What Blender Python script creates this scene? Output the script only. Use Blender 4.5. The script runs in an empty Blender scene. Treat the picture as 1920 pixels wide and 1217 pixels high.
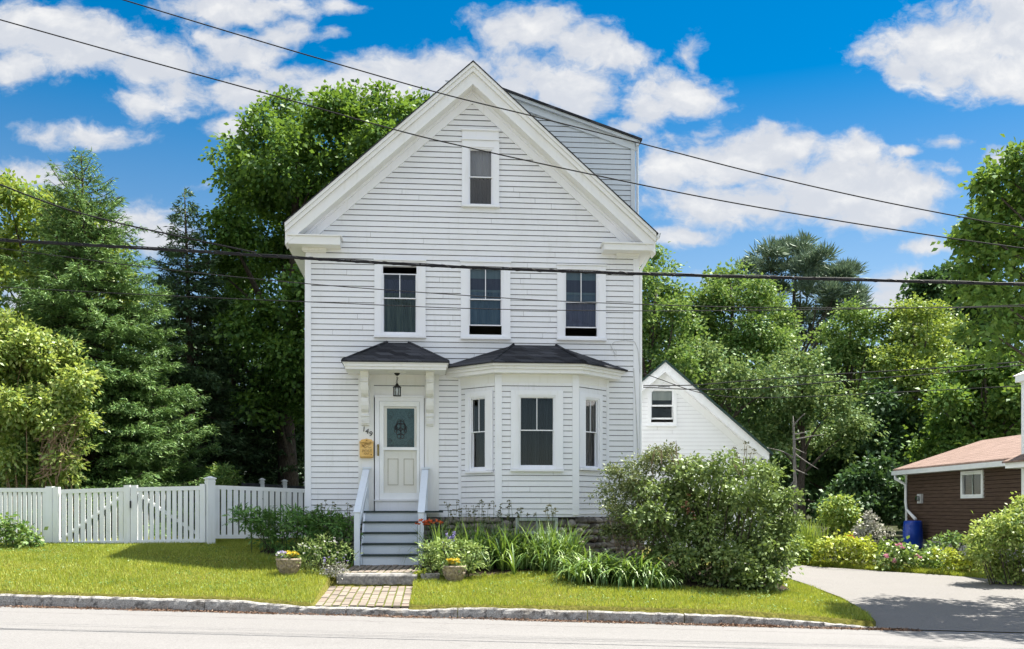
import bpy, math, random
import numpy as np
from math import radians, sin, cos, pi, sqrt, atan2, hypot
from mathutils import Vector

# ---------------------------------------------------------------- camera, sky, sun, exposure
S = bpy.context.scene
C = S.collection
F, HZ, ZC = 1870.0, 950.0, 1.65            # focal length in photo pixels, horizon row, eye height (m)
EXPO = 1.6
cam_d = bpy.data.cameras.new('camera'); cam = bpy.data.objects.new('camera', cam_d); C.objects.link(cam)
cam_d.sensor_width = 36.0; cam_d.lens = 36.0*F/1920.0
cam_d.shift_y = (HZ-608.5)/1920.0
cam.location = (0, 0, ZC); cam.rotation_euler = (pi/2, 0, 0)
cam_d.clip_start = 0.1; cam_d.clip_end = 2000
S.camera = cam

SUN = Vector((0.43, 0.27, 1.0)).normalized()
sun_el = math.asin(SUN.z); sun_az = atan2(SUN.x, SUN.y)
sd = bpy.data.lights.new('sun', 'SUN'); so = bpy.data.objects.new('sun', sd); C.objects.link(so)
sd.energy = 4.8; sd.angle = radians(0.5); sd.color = (1.0, 0.95, 0.86)
so.rotation_euler = SUN.to_track_quat('Z', 'Y').to_euler(); so.location = (20, 20, 40)

S.view_settings.view_transform = 'Standard'; S.view_settings.look = 'None'
S.view_settings.exposure = EXPO; S.view_settings.gamma = 1
S.view_settings.use_curve_mapping = False

# clouds: (px, py, half width, half height, weight) turned into directions on the sky
CLOUDS = [
 (40,60,150,60,1),(150,95,170,70,1),(270,120,120,50,1),(330,165,90,42,.9),(20,130,100,50,.9),(270,190,110,36,.7),
 (430,12,170,34,.9),(470,88,110,44,.75),(540,60,70,34,.7),(640,8,60,20,.7),(620,165,150,48,.9),(460,165,110,42,.85),
 (740,140,140,58,1),(830,125,110,48,1),(690,190,90,34,.8),(1000,55,100,42,.95),(1100,85,110,46,.95),(1180,105,70,42,.85),
 (950,150,150,52,1),(1050,170,90,46,.9),(1305,95,40,40,.8),(1275,160,95,54,1),(1225,200,60,40,.85),(1100,200,40,24,.8),
 (1350,292,180,52,1),(1455,270,90,40,.9),(1245,310,70,46,1),(1400,380,180,44,1),(1560,365,170,66,1.05),(1690,370,100,50,1),
 (1640,405,130,40,1),(1590,285,60,44,.85),(1700,292,50,16,.7),(1800,85,170,84,1.15),(1900,60,130,92,1.15),(1700,130,80,46,.9),
 (1930,130,90,60,1),(150,248,120,28,.75),(40,325,100,36,.8),(220,410,130,56,.95),(320,440,90,46,.9),(365,340,50,16,.6),
 (450,232,80,30,.8),(540,240,60,30,.6),(1265,440,90,26,.75),(1740,465,80,16,.7),(1785,275,50,18,.65),(1600,100,40,44,.55),(1480,436,80,20,.6),
 (1680,560,100,46,.8),(1885,310,44,40,.8),(1140,355,40,26,.6),(1780,330,40,20,.6),
 (560,130,120,30,.7),(380,60,80,26,.6),(520,200,110,26,.7),(870,85,60,24,.6),(1180,235,70,26,.65),(120,330,80,24,.6),(260,250,60,20,.5),(1330,240,70,24,.55),(1480,330,120,30,.7),(640,60,50,18,.55),(100,560,160,60,.8),(1500,540,200,40,.5)]
W = bpy.data.worlds.new('World'); S.world = W; W.use_nodes = True
nt = W.node_tree; nt.nodes.clear()
class NB:
    def __init__(s, t): s.t = t
    def n(s, ty, **k):
        x = s.t.nodes.new(ty)
        for a, b in k.items(): setattr(x, a, b)
        return x
    def put(s, sock, v):
        if hasattr(v, 'is_output') or isinstance(v, bpy.types.NodeSocket): s.t.links.new(v, sock)
        else: sock.default_value = v
    def m(s, op, a, b=None, c=None, clamp=False):
        x = s.n('ShaderNodeMath', operation=op, use_clamp=clamp); s.put(x.inputs[0], a)
        if b is not None: s.put(x.inputs[1], b)
        if c is not None: s.put(x.inputs[2], c)
        return x.outputs[0]
    def v(s, op, a, b=None, out=0):
        x = s.n('ShaderNodeVectorMath', operation=op); s.put(x.inputs[0], a)
        if b is not None: s.put(x.inputs[1], b)
        return x.outputs[out]
    def noise(s, vec, scale, detail=4, rough=.55, out=0):
        x = s.n('ShaderNodeTexNoise'); s.t.links.new(vec, x.inputs['Vector'])
        x.inputs['Scale'].default_value = scale; x.inputs['Detail'].default_value = detail; x.inputs['Roughness'].default_value = rough
        return x.outputs[out]
    def ramp(s, fac, stops):
        x = s.n('ShaderNodeValToRGB'); s.put(x.inputs[0], fac)
        e = x.color_ramp.elements
        while len(e) < len(stops): e.new(0.5)
        for el, (p, c) in zip(e, stops): el.position = p; el.color = (*c, 1) if len(c) == 3 else c
        return x.outputs[0]
    def mix(s, fac, a, b, blend='MIX'):
        x = s.n('ShaderNodeMix', data_type='RGBA', blend_type=blend)
        s.put(x.inputs[0], fac); s.put(x.inputs[6], a); s.put(x.inputs[7], b)
        return x.outputs[2]
    def smooth(s, v, lo, hi):
        x = s.n('ShaderNodeMapRange', interpolation_type='SMOOTHSTEP'); s.put(x.inputs[0], v)
        x.inputs[1].default_value = lo; x.inputs[2].default_value = hi
        return x.outputs[0]
b = NB(nt)
sky = b.n('ShaderNodeTexSky', sky_type='NISHITA', sun_disc=False, sun_elevation=sun_el, sun_rotation=sun_az)
sky.air_density = 1.0; sky.dust_density = 0.2; sky.ozone_density = 4.0
hs = b.n('ShaderNodeHueSaturation'); hs.inputs['Hue'].default_value = .493; hs.inputs['Value'].default_value = .47
nt.links.new(sky.outputs[0], hs.inputs['Color'])
tcw = b.n('ShaderNodeTexCoord').outputs['Generated']
sx = b.n('ShaderNodeSeparateXYZ'); nt.links.new(tcw, sx.inputs[0])
mr = b.n('ShaderNodeMapRange'); nt.links.new(sx.outputs[2], mr.inputs[0])
for i_, v_ in zip((1, 2, 3, 4), (.13, .45, .86, 1.62)): mr.inputs[i_].default_value = v_
nt.links.new(mr.outputs[0], hs.inputs['Saturation'])
yy = b.m('MAXIMUM', b.m('ABSOLUTE', sx.outputs[1]), .06)
cx = b.n('ShaderNodeCombineXYZ')
nt.links.new(b.m('DIVIDE', sx.outputs[0], yy), cx.inputs[0]); nt.links.new(b.m('DIVIDE', sx.outputs[2], yy), cx.inputs[1])
g0 = cx.outputs[0]
nv = b.noise(g0, 7, 5, .6, out=1)
g1 = b.v('ADD', g0, b.v('MULTIPLY', b.v('SUBTRACT', nv, (.5, .5, .5)), (.075, .05, 0)))
dens = None
for (px, py, rx, ry, wt) in CLOUDS:
    c_ = ((px-960)/F, (HZ-py)/F, 0)
    l_ = b.v('LENGTH', b.v('MULTIPLY', b.v('SUBTRACT', g1, c_), (F/rx, F/ry, 0)), out=1)
    d_ = b.m('MULTIPLY_ADD', l_, -wt*.62, wt)
    dens = d_ if dens is None else b.m('SMOOTH_MAX', dens, d_, .12)
st = b.v('MULTIPLY', g1, (1, 1.5, 1))
n1 = b.noise(st, 9, 9, .6); n2 = b.noise(st, 30, 6, .62)
det = b.m('ADD', b.m('MULTIPLY', b.m('SUBTRACT', n1, .5), 1.5), b.m('MULTIPLY', b.m('SUBTRACT', n2, .5), .8))
dn = b.m('ADD', dens, det)
mask = b.m('MULTIPLY', b.smooth(dn, .25, .70), b.smooth(sx.outputs[2], -.02, .06))
# underside of each cloud a little greyer
up = b.v('ADD', st, (.0, .02, 0)); n3 = b.noise(up, 9, 5, .55)
shade = b.smooth(b.m('ADD', b.m('SUBTRACT', n1, n3), b.m('MULTIPLY', b.m('SUBTRACT', dn, .9), .25)), -.12, .25)
cl = b.mix(shade, (2.45, 2.55, 2.75, 1), (3.45, 3.42, 3.36, 1))
# broken cloud added over the unseen sky behind, to whiten the facade's shade light
nb_ = b.noise(b.v('MULTIPLY', tcw, (1, 1, 1.6)), 2.6, 7, .58)
rest = b.m('MULTIPLY', b.smooth(nb_, .40, .56), b.m('MULTIPLY', b.m('SUBTRACT', 1, b.smooth(sx.outputs[1], .25, .6)), b.smooth(sx.outputs[2], -.02, .08)))
rest = b.m('MULTIPLY', rest, b.smooth(sx.outputs[2], .16, .36))
col = b.mix(b.m('MULTIPLY', mask, .96), hs.outputs[0], cl)
# unseen clouds made brighter than the visible ones, as fill for the shaded front
col = b.mix(b.m('MULTIPLY', rest, .95), col, b.mix(shade, (5.2, 5.3, 5.5, 1), (6.8, 6.8, 6.8, 1)))
bg = b.n('ShaderNodeBackground'); bg.inputs['Strength'].default_value = 0.095
nt.links.new(col, bg.inputs['Color'])
ow = b.n('ShaderNodeOutputWorld'); nt.links.new(bg.outputs[0], ow.inputs[0])
S.cycles.max_bounces = 8; S.cycles.diffuse_bounces = 4; S.cycles.glossy_bounces = 3
S.cycles.transmission_bounces = 4; S.cycles.transparent_max_bounces = 12
S.cycles.use_adaptive_sampling = True; S.cycles.adaptive_threshold = 0.02
S.cycles.caustics_reflective = False; S.cycles.caustics_refractive = False
S.cycles.sample_clamp_indirect = 6.0

# ---------------------------------------------------------------- helpers
rnd = random.Random(7)
R = np.random.default_rng(11)

def tag(o, label=None, cat=None, group=None, kind=None):
    if label: o['label'] = label
    if cat: o['category'] = cat
    if group: o['group'] = group
    if kind: o['kind'] = kind
    return o

def empty(name, loc=(0, 0, 0), rz=0, label=None, cat=None, group=None):
    o = bpy.data.objects.new(name, None); C.objects.link(o)
    o.location = loc; o.rotation_euler = (0, 0, rz); o.empty_display_size = .3
    return tag(o, label, cat, group)

def link(name, me, parent=None, loc=None, rz=0):
    o = bpy.data.objects.new(name, me); C.objects.link(o)
    if parent: o.parent = parent
    if loc: o.location = loc
    if rz: o.rotation_euler = (0, 0, rz)
    return o

class MB:
    def __init__(s): s.v = []; s.f = []; s.mi = []
    def face(s, pts, mi=0):
        k = len(s.v); s.v += [tuple(p) for p in pts]; s.f.append(tuple(range(k, k+len(pts)))); s.mi.append(mi)
    def box(s, x0, x1, y0, y1, z0, z1, mi=0):
        k = len(s.v)
        s.v += [(x, y, z) for z in (z0, z1) for (x, y) in ((x0, y0), (x1, y0), (x1, y1), (x0, y1))]
        for f in ((0, 3, 2, 1), (4, 5, 6, 7), (0, 1, 5, 4), (1, 2, 6, 5), (2, 3, 7, 6), (3, 0, 4, 7)):
            s.f.append(tuple(k+i for i in f)); s.mi.append(mi)
    def loft(s, A, B, mi=0, caps=True):        # two matching rings of points
        k = len(s.v); n = len(A); s.v += [tuple(p) for p in A]+[tuple(p) for p in B]
        for i in range(n):
            j = (i+1) % n; s.f.append((k+i, k+j, k+n+j, k+n+i)); s.mi.append(mi)
        if caps:
            s.f.append(tuple(k+i for i in reversed(range(n)))); s.mi.append(mi)
            s.f.append(tuple(k+n+i for i in range(n))); s.mi.append(mi)
    def xz(s, poly, y0, y1, mi=0):             # outline in x,z extruded along y
        s.loft([(x, y0, z) for x, z in poly], [(x, y1, z) for x, z in poly], mi)
    def xy(s, poly, z0, z1, mi=0):
        s.loft([(x, y, z0) for x, y in poly], [(x, y, z1) for x, y in poly], mi)
    def beam(s, p, q, w, h, mi=0, up=(0, 0, 1)):
        p, q = Vector(p), Vector(q); d = (q-p).normalized(); side = d.cross(Vector(up)).normalized(); u = side.cross(d)
        o = [(-w/2, -h/2), (w/2, -h/2), (w/2, h/2), (-w/2, h/2)]
        s.loft([p+side*a+u*c for a, c in o], [q+side*a+u*c for a, c in o], mi)
    def tube(s, pts, rad, n=8, mi=0, caps=True):
        pts = [Vector(p) for p in pts]; k0 = len(s.v)
        if not hasattr(rad, '__len__'): rad = [rad]*len(pts)
        prev = None
        for i, p in enumerate(pts):
            d = (pts[min(i+1, len(pts)-1)]-pts[max(i-1, 0)]).normalized()
            if prev is None: a = d.orthogonal().normalized()
            else: a = (prev-d*prev.dot(d)).normalized()
            prev = a; c = d.cross(a)
            for j in range(n):
                t = 2*pi*j/n; s.v.append(tuple(p+(a*cos(t)+c*sin(t))*rad[i]))
        for i in range(len(pts)-1):
            for j in range(n):
                s.f.append((k0+i*n+j, k0+i*n+(j+1) % n, k0+(i+1)*n+(j+1) % n, k0+(i+1)*n+j)); s.mi.append(mi)
        if caps:
            s.f.append(tuple(k0+j for j in reversed(range(n)))); s.mi.append(mi)
            s.f.append(tuple(k0+(len(pts)-1)*n+j for j in range(n))); s.mi.append(mi)
    def lathe(s, prof, n=24, c=(0, 0, 0), mi=0):
        k = len(s.v)
        for r, z in prof:
            for j in range(n):
                t = 2*pi*j/n; s.v.append((c[0]+r*cos(t), c[1]+r*sin(t), c[2]+z))
        for i in range(len(prof)-1):
            for j in range(n):
                s.f.append((k+i*n+j, k+i*n+(j+1) % n, k+(i+1)*n+(j+1) % n, k+(i+1)*n+j)); s.mi.append(mi)
        s.f.append(tuple(k+j for j in reversed(range(n)))); s.mi.append(mi)
        s.f.append(tuple(k+(len(prof)-1)*n+j for j in range(n))); s.mi.append(mi)
    def blob(s, c, r, seed, amp=.15, nu=10, nv=7, mi=0):
        q = random.Random(seed); k = len(s.v); ph = [q.uniform(0, 6.28) for _ in range(6)]
        rows = []
        for i in range(nv+1):
            th = pi*i/nv
            for j in range(nu):
                t = 2*pi*j/nu
                d = (sin(th)*cos(t), sin(th)*sin(t), cos(th))
                w = 1+amp*(sin(2.1*d[0]*2+ph[0])+sin(2.7*d[1]*2+ph[1])+sin(2.4*d[2]*2+ph[2]))/1.7
                s.v.append((c[0]+d[0]*r[0]*w, c[1]+d[1]*r[1]*w, c[2]+d[2]*r[2]*w))
        for i in range(nv):
            for j in range(nu):
                s.f.append((k+i*nu+j, k+(i+1)*nu+j, k+(i+1)*nu+(j+1) % nu, k+i*nu+(j+1) % nu)); s.mi.append(mi)
    def build(s, name, mats, parent=None, loc=None, rz=0, smooth=False):
        me = bpy.data.meshes.new(name); me.from_pydata(s.v, [], s.f)
        if not isinstance(mats, (list, tuple)): mats = [mats]
        for m in mats: me.materials.append(m)
        if len(mats) > 1: me.polygons.foreach_set('material_index', s.mi)
        if smooth: me.polygons.foreach_set('use_smooth', [True]*len(s.f))
        me.update()
        return link(name, me, parent, loc, rz)

def np_mesh(name, V, Fq, mat, parent=None, k=4, loc=None, kind=None, smooth=False):
    me = bpy.data.meshes.new(name); n = len(Fq)
    me.vertices.add(len(V)); me.vertices.foreach_set('co', np.ascontiguousarray(V, dtype=np.float32).ravel())
    me.loops.add(n*k); me.loops.foreach_set('vertex_index', np.ascontiguousarray(Fq, dtype=np.int32).ravel())
    me.polygons.add(n); me.polygons.foreach_set('loop_start', np.arange(0, n*k, k, dtype=np.int32))
    if smooth: me.polygons.foreach_set('use_smooth', np.ones(n, dtype=bool))
    me.update(calc_edges=True); me.materials.append(mat)
    o = link(name, me, parent, loc)
    if kind: o['kind'] = kind
    return o

# ---------------------------------------------------------------- materials
def newmat(name):
    m = bpy.data.materials.new(name); m.use_nodes = True; m.node_tree.nodes.clear()
    return m, NB(m.node_tree)
def finish(m, q, shader):
    o = q.n('ShaderNodeOutputMaterial'); m.node_tree.links.new(shader, o.inputs[0]); return m
def principled(q, col, rough=.6, spec=.3, normal=None, metal=0):
    p = q.n('ShaderNodeBsdfPrincipled')
    q.put(p.inputs['Base Color'], col if not isinstance(col, tuple) else (*col, 1)); q.put(p.inputs['Roughness'], rough)
    p.inputs['Specular IOR Level'].default_value = spec; p.inputs['Metallic'].default_value = metal
    if normal is not None: q.put(p.inputs['Normal'], normal)
    return p.outputs[0]
def bump(q, h, strength=.3, dist=.01):
    x = q.n('ShaderNodeBump'); q.put(x.inputs['Height'], h); x.inputs['Strength'].default_value = strength; x.inputs['Distance'].default_value = dist
    return x.outputs[0]
def coords(q, scale=(1, 1, 1), which='Object'):
    t = q.n('ShaderNodeTexCoord').outputs[which]
    return q.v('MULTIPLY', t, scale) if scale != (1, 1, 1) else t

def simple(name, c1, c2, scale=6, rough=.6, spec=.3, stretch=(1, 1, 1), bs=.2, bscale=40, detail=5, lo=.35, hi=.65, metal=0):
    m, q = newmat(name); v = coords(q, stretch)
    n = q.noise(v, scale, detail); c = q.ramp(n, [(lo, c1), (hi, c2)])
    nb = q.noise(v, bscale, 4) if bs else None
    return finish(m, q, principled(q, c, rough, spec, bump(q, nb, bs, .006) if bs else None, metal))

def paint(name, base, dirt, rough=.55, flake=.0):
    m, q = newmat(name); v = coords(q)
    big = q.noise(q.v('MULTIPLY', v, (1, 1, .55)), 1.3, 6, .6)
    streak = q.noise(q.v('MULTIPLY', v, (9, 9, .9)), 1.5, 5, .6)
    grain = q.noise(q.v('MULTIPLY', v, (2, 2, 40)), 3, 4)
    f = q.m('MULTIPLY', q.smooth(big, .45, .75), .45); f = q.m('ADD', f, q.m('MULTIPLY', q.smooth(streak, .54, .75), .45), clamp=True)
    c = q.mix(f, (*base, 1), (*dirt, 1))
    if flake:
        fl = q.noise(q.v('MULTIPLY', v, (5, 5, 26)), 2.6, 6, .7)
        c = q.mix(q.m('MULTIPLY', q.smooth(fl, .675, .715), flake), c, (.16, .15, .14, 1))
    if flake:
        ri = q.n('ShaderNodeNewGeometry').outputs['Random Per Island']; c = q.mix(q.m('MULTIPLY', ri, .10), c, (*[x*.62 for x in base], 1))
    return finish(m, q, principled(q, c, rough, .35, bump(q, grain, .12, .004)))

M = {}
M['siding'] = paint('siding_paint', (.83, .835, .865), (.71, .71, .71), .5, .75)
M['lap'] = simple('lap_shadow_paint', (.10, .10, .10), (.22, .22, .22), 5, .9, .1, bs=0)  # shade under the board laps, put into the colour
M['trim'] = paint('trim_paint', (.84, .85, .90), (.74, .74, .74), .45)
M['trim_old'] = paint('weathered_trim_paint', (.815, .815, .815), (.70, .685, .63), .55)
M['white'] = simple('vinyl_white', (.80, .82, .84), (.87, .88, .89), 3, .4, .4, bs=.05)
M['fence'] = paint('fence_paint', (.83, .85, .865), (.68, .70, .64), .5)
M['stepwhite'] = paint('step_paint', (.71, .77, .85), (.58, .61, .66), .5, .4)
M['tread'] = simple('tread_paint', (.012, .028, .028), (.03, .05, .05), 14, .5, .4)
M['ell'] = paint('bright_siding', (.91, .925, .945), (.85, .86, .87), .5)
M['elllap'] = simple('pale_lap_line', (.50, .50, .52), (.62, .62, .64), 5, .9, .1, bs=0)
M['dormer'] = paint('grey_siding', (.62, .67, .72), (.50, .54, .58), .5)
M['brown'] = simple('brown_stain', (.064, .040, .029), (.12, .078, .056), 5, .75, .2, (.4, .4, 9), .3)
M['brownlap'] = simple('brown_lap_shadow', (.012, .008, .007), (.02, .014, .012), 5, .9, .1, bs=0)  # dark colour standing in for shade under the brown boards
M['concrete'] = simple('concrete', (.36, .36, .34), (.55, .54, .51), 5, .85, .2)
M['stone'] = simple('field_stone', (.10, .09, .08), (.34, .31, .27), 4, .85, .25, bs=.5, bscale=18)
M['mortar'] = simple('mortar_dark', (.03, .028, .025), (.08, .075, .065), 12, .95, .1)
M['bronze'] = simple('dark_bronze', (.012, .011, .010), (.03, .027, .022), 20, .4, .5, metal=.6)
M['brass'] = simple('old_brass', (.25, .19, .06), (.42, .32, .12), 30, .35, .5, metal=.8)
M['mailbox'] = simple('yellow_enamel', (.72, .44, .12), (.84, .56, .20), 6, .35, .5)
M['ink'] = simple('black_iron', (.01, .01, .01), (.025, .025, .025), 20, .6, .3, bs=0)
M['embosswood'] = simple('brown_emboss', (.22, .11, .03), (.36, .2, .06), 20, .6, .3, bs=0)
M['barrel'] = simple('blue_plastic', (.0, .035, .32), (.005, .06, .42), 3, .35, .5, bs=.05)
M['grey'] = simple('grey_metal', (.45, .46, .47), (.62, .62, .62), 8, .4, .5)
M['cable'] = simple('cable_rubber', (.005, .005, .007), (.012, .012, .014), 2, .6, .3, bs=0)
M['wire'] = simple('wire_grey', (.012, .012, .014), (.022, .022, .024), 1, .75, .2, bs=0)
M['darkfence'] = simple('dark_fence', (.03, .035, .04), (.06, .065, .07), 8, .7, .2)
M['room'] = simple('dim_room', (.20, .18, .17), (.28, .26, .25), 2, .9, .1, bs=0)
M['urn'] = simple('cast_stone_urn', (.20, .16, .12), (.44, .36, .27), 22, .85, .2, bs=.6, bscale=45)
M['soil'] = simple('soil', (.02, .014, .009), (.06, .045, .03), 30, .95, .1, bs=.7, bscale=60)
M['doorinner'] = paint('inner_door_paint', (.94, .93, .87), (.86, .84, .75), .5)
M['galv'] = simple('basement_frame', (.30, .34, .32), (.42, .46, .43), 9, .6, .3)
M['timber'] = simple('dead_wood', (.13, .12, .11), (.27, .25, .23), 9, .85, .15, (4, 4, .6), .4)
M['bark'] = simple('bark', (.035, .028, .022), (.12, .10, .08), 12, .9, .15, (4, 4, .7), .8, 20)
M['twig'] = simple('dry_twig', (.18, .12, .08), (.36, .27, .19), 6, .85, .15)
M['stem'] = simple('green_stem', (.05, .08, .02), (.10, .13, .04), 6, .7, .2, bs=0)

def mat_glass(name='window_glass', k=1.35, tint=(.95, .97, .97, 1)):
    m, q = newmat(name)
    fr = q.n('ShaderNodeFresnel'); fr.inputs[0].default_value = 1.5
    n = q.noise(coords(q), 1.8, 2); nb = bump(q, n, .05, .03)
    gl = q.n('ShaderNodeBsdfGlossy'); gl.inputs['Roughness'].default_value = .03; q.put(gl.inputs['Normal'], nb)
    tr = q.n('ShaderNodeBsdfTransparent'); tr.inputs[0].default_value = tint
    mx = q.n('ShaderNodeMixShader'); q.put(mx.inputs[0], q.m('MULTIPLY', fr.outputs[0], k, clamp=True))
    m.node_tree.links.new(tr.outputs[0], mx.inputs[1]); m.node_tree.links.new(gl.outputs[0], mx.inputs[2])
    return finish(m, q, mx.outputs[0])
M['glass'] = mat_glass(); M['clearglass'] = mat_glass('storm_door_glass', .5, (.995, .995, .995, 1))
M['panelline'] = simple('panel_moulding', (.52, .50, .43), (.62, .60, .52), 8, .6, .3, bs=0)  # mouldings coloured darker than the door to draw their shade lines
def cloth(name, c1, c2):
    m, q = newmat(name); v = coords(q, (14, 14, 1))
    n = q.noise(v, 1.2, 3); return finish(m, q, principled(q, q.ramp(n, [(.3, c1), (.7, c2)]), .9, .1))
M['curtain_green'] = cloth('green_curtain', (.04, .06, .042), (.12, .155, .115))
M['curtain_blue'] = cloth('blue_shade', (.05, .10, .16), (.09, .15, .21))
M['curtain_dark'] = cloth('indigo_shade', (.03, .035, .07), (.05, .058, .10))
M['curtain_teal'] = cloth('teal_shade', (.10, .17, .21), (.15, .22, .26))
M['curtain_lilac'] = cloth('lilac_shade', (.08, .08, .14), (.12, .12, .19))
M['curtain_pale'] = cloth('pale_lace', (.25, .27, .33), (.36, .38, .44))
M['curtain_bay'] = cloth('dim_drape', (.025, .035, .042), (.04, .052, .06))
M['rollerblind'] = cloth('cream_blind', (.50, .54, .50), (.60, .63, .58))

def mat_leaded():
    m, q = newmat('door_leaded_glass'); v = coords(q)
    n = q.noise(v, 60, 3); c = q.ramp(n, [(.35, (.025, .065, .068)), (.65, (.05, .11, .115))])
    return finish(m, q, principled(q, c, .12, .5, bump(q, n, .25, .004)))
M['leaded'] = mat_leaded()

def mat_shingle(name, c1, c2, row=.13, wdt=.3):
    m, q = newmat(name)
    t = q.n('ShaderNodeTexCoord').outputs['Object']; s_ = q.n('ShaderNodeSeparateXYZ'); q.put(s_.inputs[0], t)
    cmb = q.n('ShaderNodeCombineXYZ')
    q.put(cmb.inputs[0], q.m('ADD', s_.outputs[0], q.m('MULTIPLY', s_.outputs[1], 1.0))); q.put(cmb.inputs[1], q.m('MULTIPLY', s_.outputs[2], 1.6))
    br = q.n('ShaderNodeTexBrick'); q.put(br.inputs['Vector'], cmb.outputs[0])
    br.inputs['Scale'].default_value = 1; br.inputs['Brick Width'].default_value = wdt; br.inputs['Row Height'].default_value = row
    br.inputs['Mortar Size'].default_value = .006; br.inputs['Color1'].default_value = (*c1, 1); br.inputs['Color2'].default_value = (*c2, 1)
    br.inputs['Mortar'].default_value = (c1[0]*.3, c1[1]*.3, c1[2]*.3, 1); br.inputs['Bias'].default_value = 0
    n = q.noise(t, 55, 4); c = q.mix(.18, br.outputs[0], q.ramp(n, [(.3, tuple(x*.5 for x in c1)), (.7, tuple(min(1, x*1.5) for x in c2))]))
    h = q.m('ADD', q.m('MULTIPLY', br.outputs[1], -1), q.m('MULTIPLY', n, .5))
    return finish(m, q, principled(q, c, .85, .2, bump(q, h, .6, .012)))
M['shingle'] = mat_shingle('charcoal_shingle', (.006, .007, .010), (.075, .078, .090))
M['shingle_green'] = simple('green_roof', (.02, .05, .045), (.04, .075, .065), 9, .6, .3)
M['shingle_red'] = mat_shingle('faded_red_shingle', (.18, .122, .098), (.25, .175, .145), .12, .25)

def mat_leaf(name, cols, trans=.35, tcol=(.30, .42, .04), gloss=.03, patch=.6, bright=1.5):
    m, q = newmat(name)
    g = q.n('ShaderNodeNewGeometry')
    ri = g.outputs['Random Per Island']
    n = q.noise(coords(q), patch, 2)
    f = q.m('ADD', q.m('MULTIPLY', ri, .75), q.m('MULTIPLY', n, .3))
    k = len(cols)-1; cols = [tuple(min(.85, x*bright+(.10*c_[1] if j_ == 2 else 0)) for j_, x in enumerate(c_)) for c_ in cols]; gloss *= .75
    c = q.ramp(f, [(.15+.7*i/k, cc) for i, cc in enumerate(cols)])
    if name == 'grass_blade':
        dry = q.noise(coords(q), 1.1, 5, .65); c = q.mix(q.m('MULTIPLY', q.smooth(dry, .55, .72), .55), c, (.40, .35, .06, 1)); dk = q.noise(coords(q), .7, 3); c = q.mix(q.m('MULTIPLY', q.smooth(dk, .5, .68), .45), c, (.13, .20, .02, 1))
    d = q.n('ShaderNodeBsdfDiffuse'); q.put(d.inputs[0], c)
    t = q.n('ShaderNodeBsdfTranslucent'); q.put(t.inputs[0], q.mix(.55, c, (*tcol, 1)))
    mx = q.n('ShaderNodeMixShader'); mx.inputs[0].default_value = trans*.78
    m.node_tree.links.new(d.outputs[0], mx.inputs[1]); m.node_tree.links.new(t.outputs[0], mx.inputs[2])
    gl = q.n('ShaderNodeBsdfGlossy'); gl.inputs['Roughness'].default_value = .47; gl.inputs[0].default_value = (.9, .95, .9, 1)
    m2 = q.n('ShaderNodeMixShader'); m2.inputs[0].default_value = gloss
    m.node_tree.links.new(mx.outputs[0], m2.inputs[1]); m.node_tree.links.new(gl.outputs[0], m2.inputs[2])
    return finish(m, q, m2.outputs[0])
L = {}
L['maple'] = mat_leaf('maple_leaf', [(.022, .055, .010), (.05, .11, .016), (.10, .17, .022)], .38, (.26, .40, .03))
L['maple2'] = mat_leaf('far_maple_leaf', [(.030, .075, .012), (.07, .14, .018), (.13, .20, .03)], .38, (.30, .42, .04))
L['bright'] = mat_leaf('bright_leaf', [(.05, .11, .012), (.12, .19, .02), (.22, .27, .04)], .42, (.40, .46, .05), .05)
L['mid'] = mat_leaf('mid_leaf', [(.035, .085, .016), (.08, .15, .026), (.16, .21, .05)], .36, (.28, .40, .06), .03)
L['grey'] = mat_leaf('greyish_leaf', [(.04, .085, .02), (.085, .145, .04), (.155, .205, .06)], .32, (.28, .36, .08), .03)
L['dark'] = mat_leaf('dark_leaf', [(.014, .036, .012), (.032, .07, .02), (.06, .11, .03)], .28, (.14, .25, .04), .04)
L['glow'] = mat_leaf('sunny_bush_leaf', [(.08, .15, .02), (.16, .23, .04), (.28, .32, .08)], .48, (.5, .56, .08), .05)
L['spruce'] = mat_leaf('spruce_needles', [(.042, .095, .024), (.085, .155, .04), (.16, .24, .065)], .22, (.20, .30, .06), .03)
L['fir'] = mat_leaf('fir_needles', [(.026, .056, .022), (.052, .095, .036), (.095, .145, .056)], .18, (.12, .20, .08), .03)
L['pine'] = mat_leaf('pine_needles', [(.045, .08, .05), (.08, .125, .075), (.14, .185, .11)], .2, (.16, .22, .10), .05)
L['lilac'] = mat_leaf('lilac_leaf', [(.05, .085, .018), (.10, .145, .032), (.18, .23, .055)], .30, (.24, .34, .05), .05)
L['olive'] = mat_leaf('olive_leaf', [(.05, .075, .020), (.095, .13, .04), (.16, .18, .06)], .30, (.26, .28, .06), .05)
L['daylily'] = mat_leaf('daylily_blade', [(.035, .085, .010), (.075, .145, .018), (.16, .225, .042)], .32, (.30, .42, .04), .08, 2.5)
L['dwarf'] = mat_leaf('shade_shrub_leaf', [(.04, .11, .018), (.08, .17, .03), (.14, .24, .05)], .3, (.18, .30, .04), .04)
L['lime'] = mat_leaf('lime_leaf', [(.12, .175, .010), (.21, .26, .014), (.32, .34, .022)], .36, (.5, .52, .04), .05)
L['catmint'] = mat_leaf('catmint_leaf', [(.075, .13, .022), (.135, .195, .04), (.215, .265, .075)], .32, (.34, .42, .10), .04)
L['silver'] = mat_leaf('silver_leaf', [(.15, .165, .11), (.24, .24, .18), (.33, .31, .27)], .25, (.4, .4, .3), .04)
L['peony'] = mat_leaf('peony_leaf', [(.06, .115, .016), (.12, .185, .026), (.20, .26, .05)], .32, (.30, .42, .05), .08)
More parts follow.
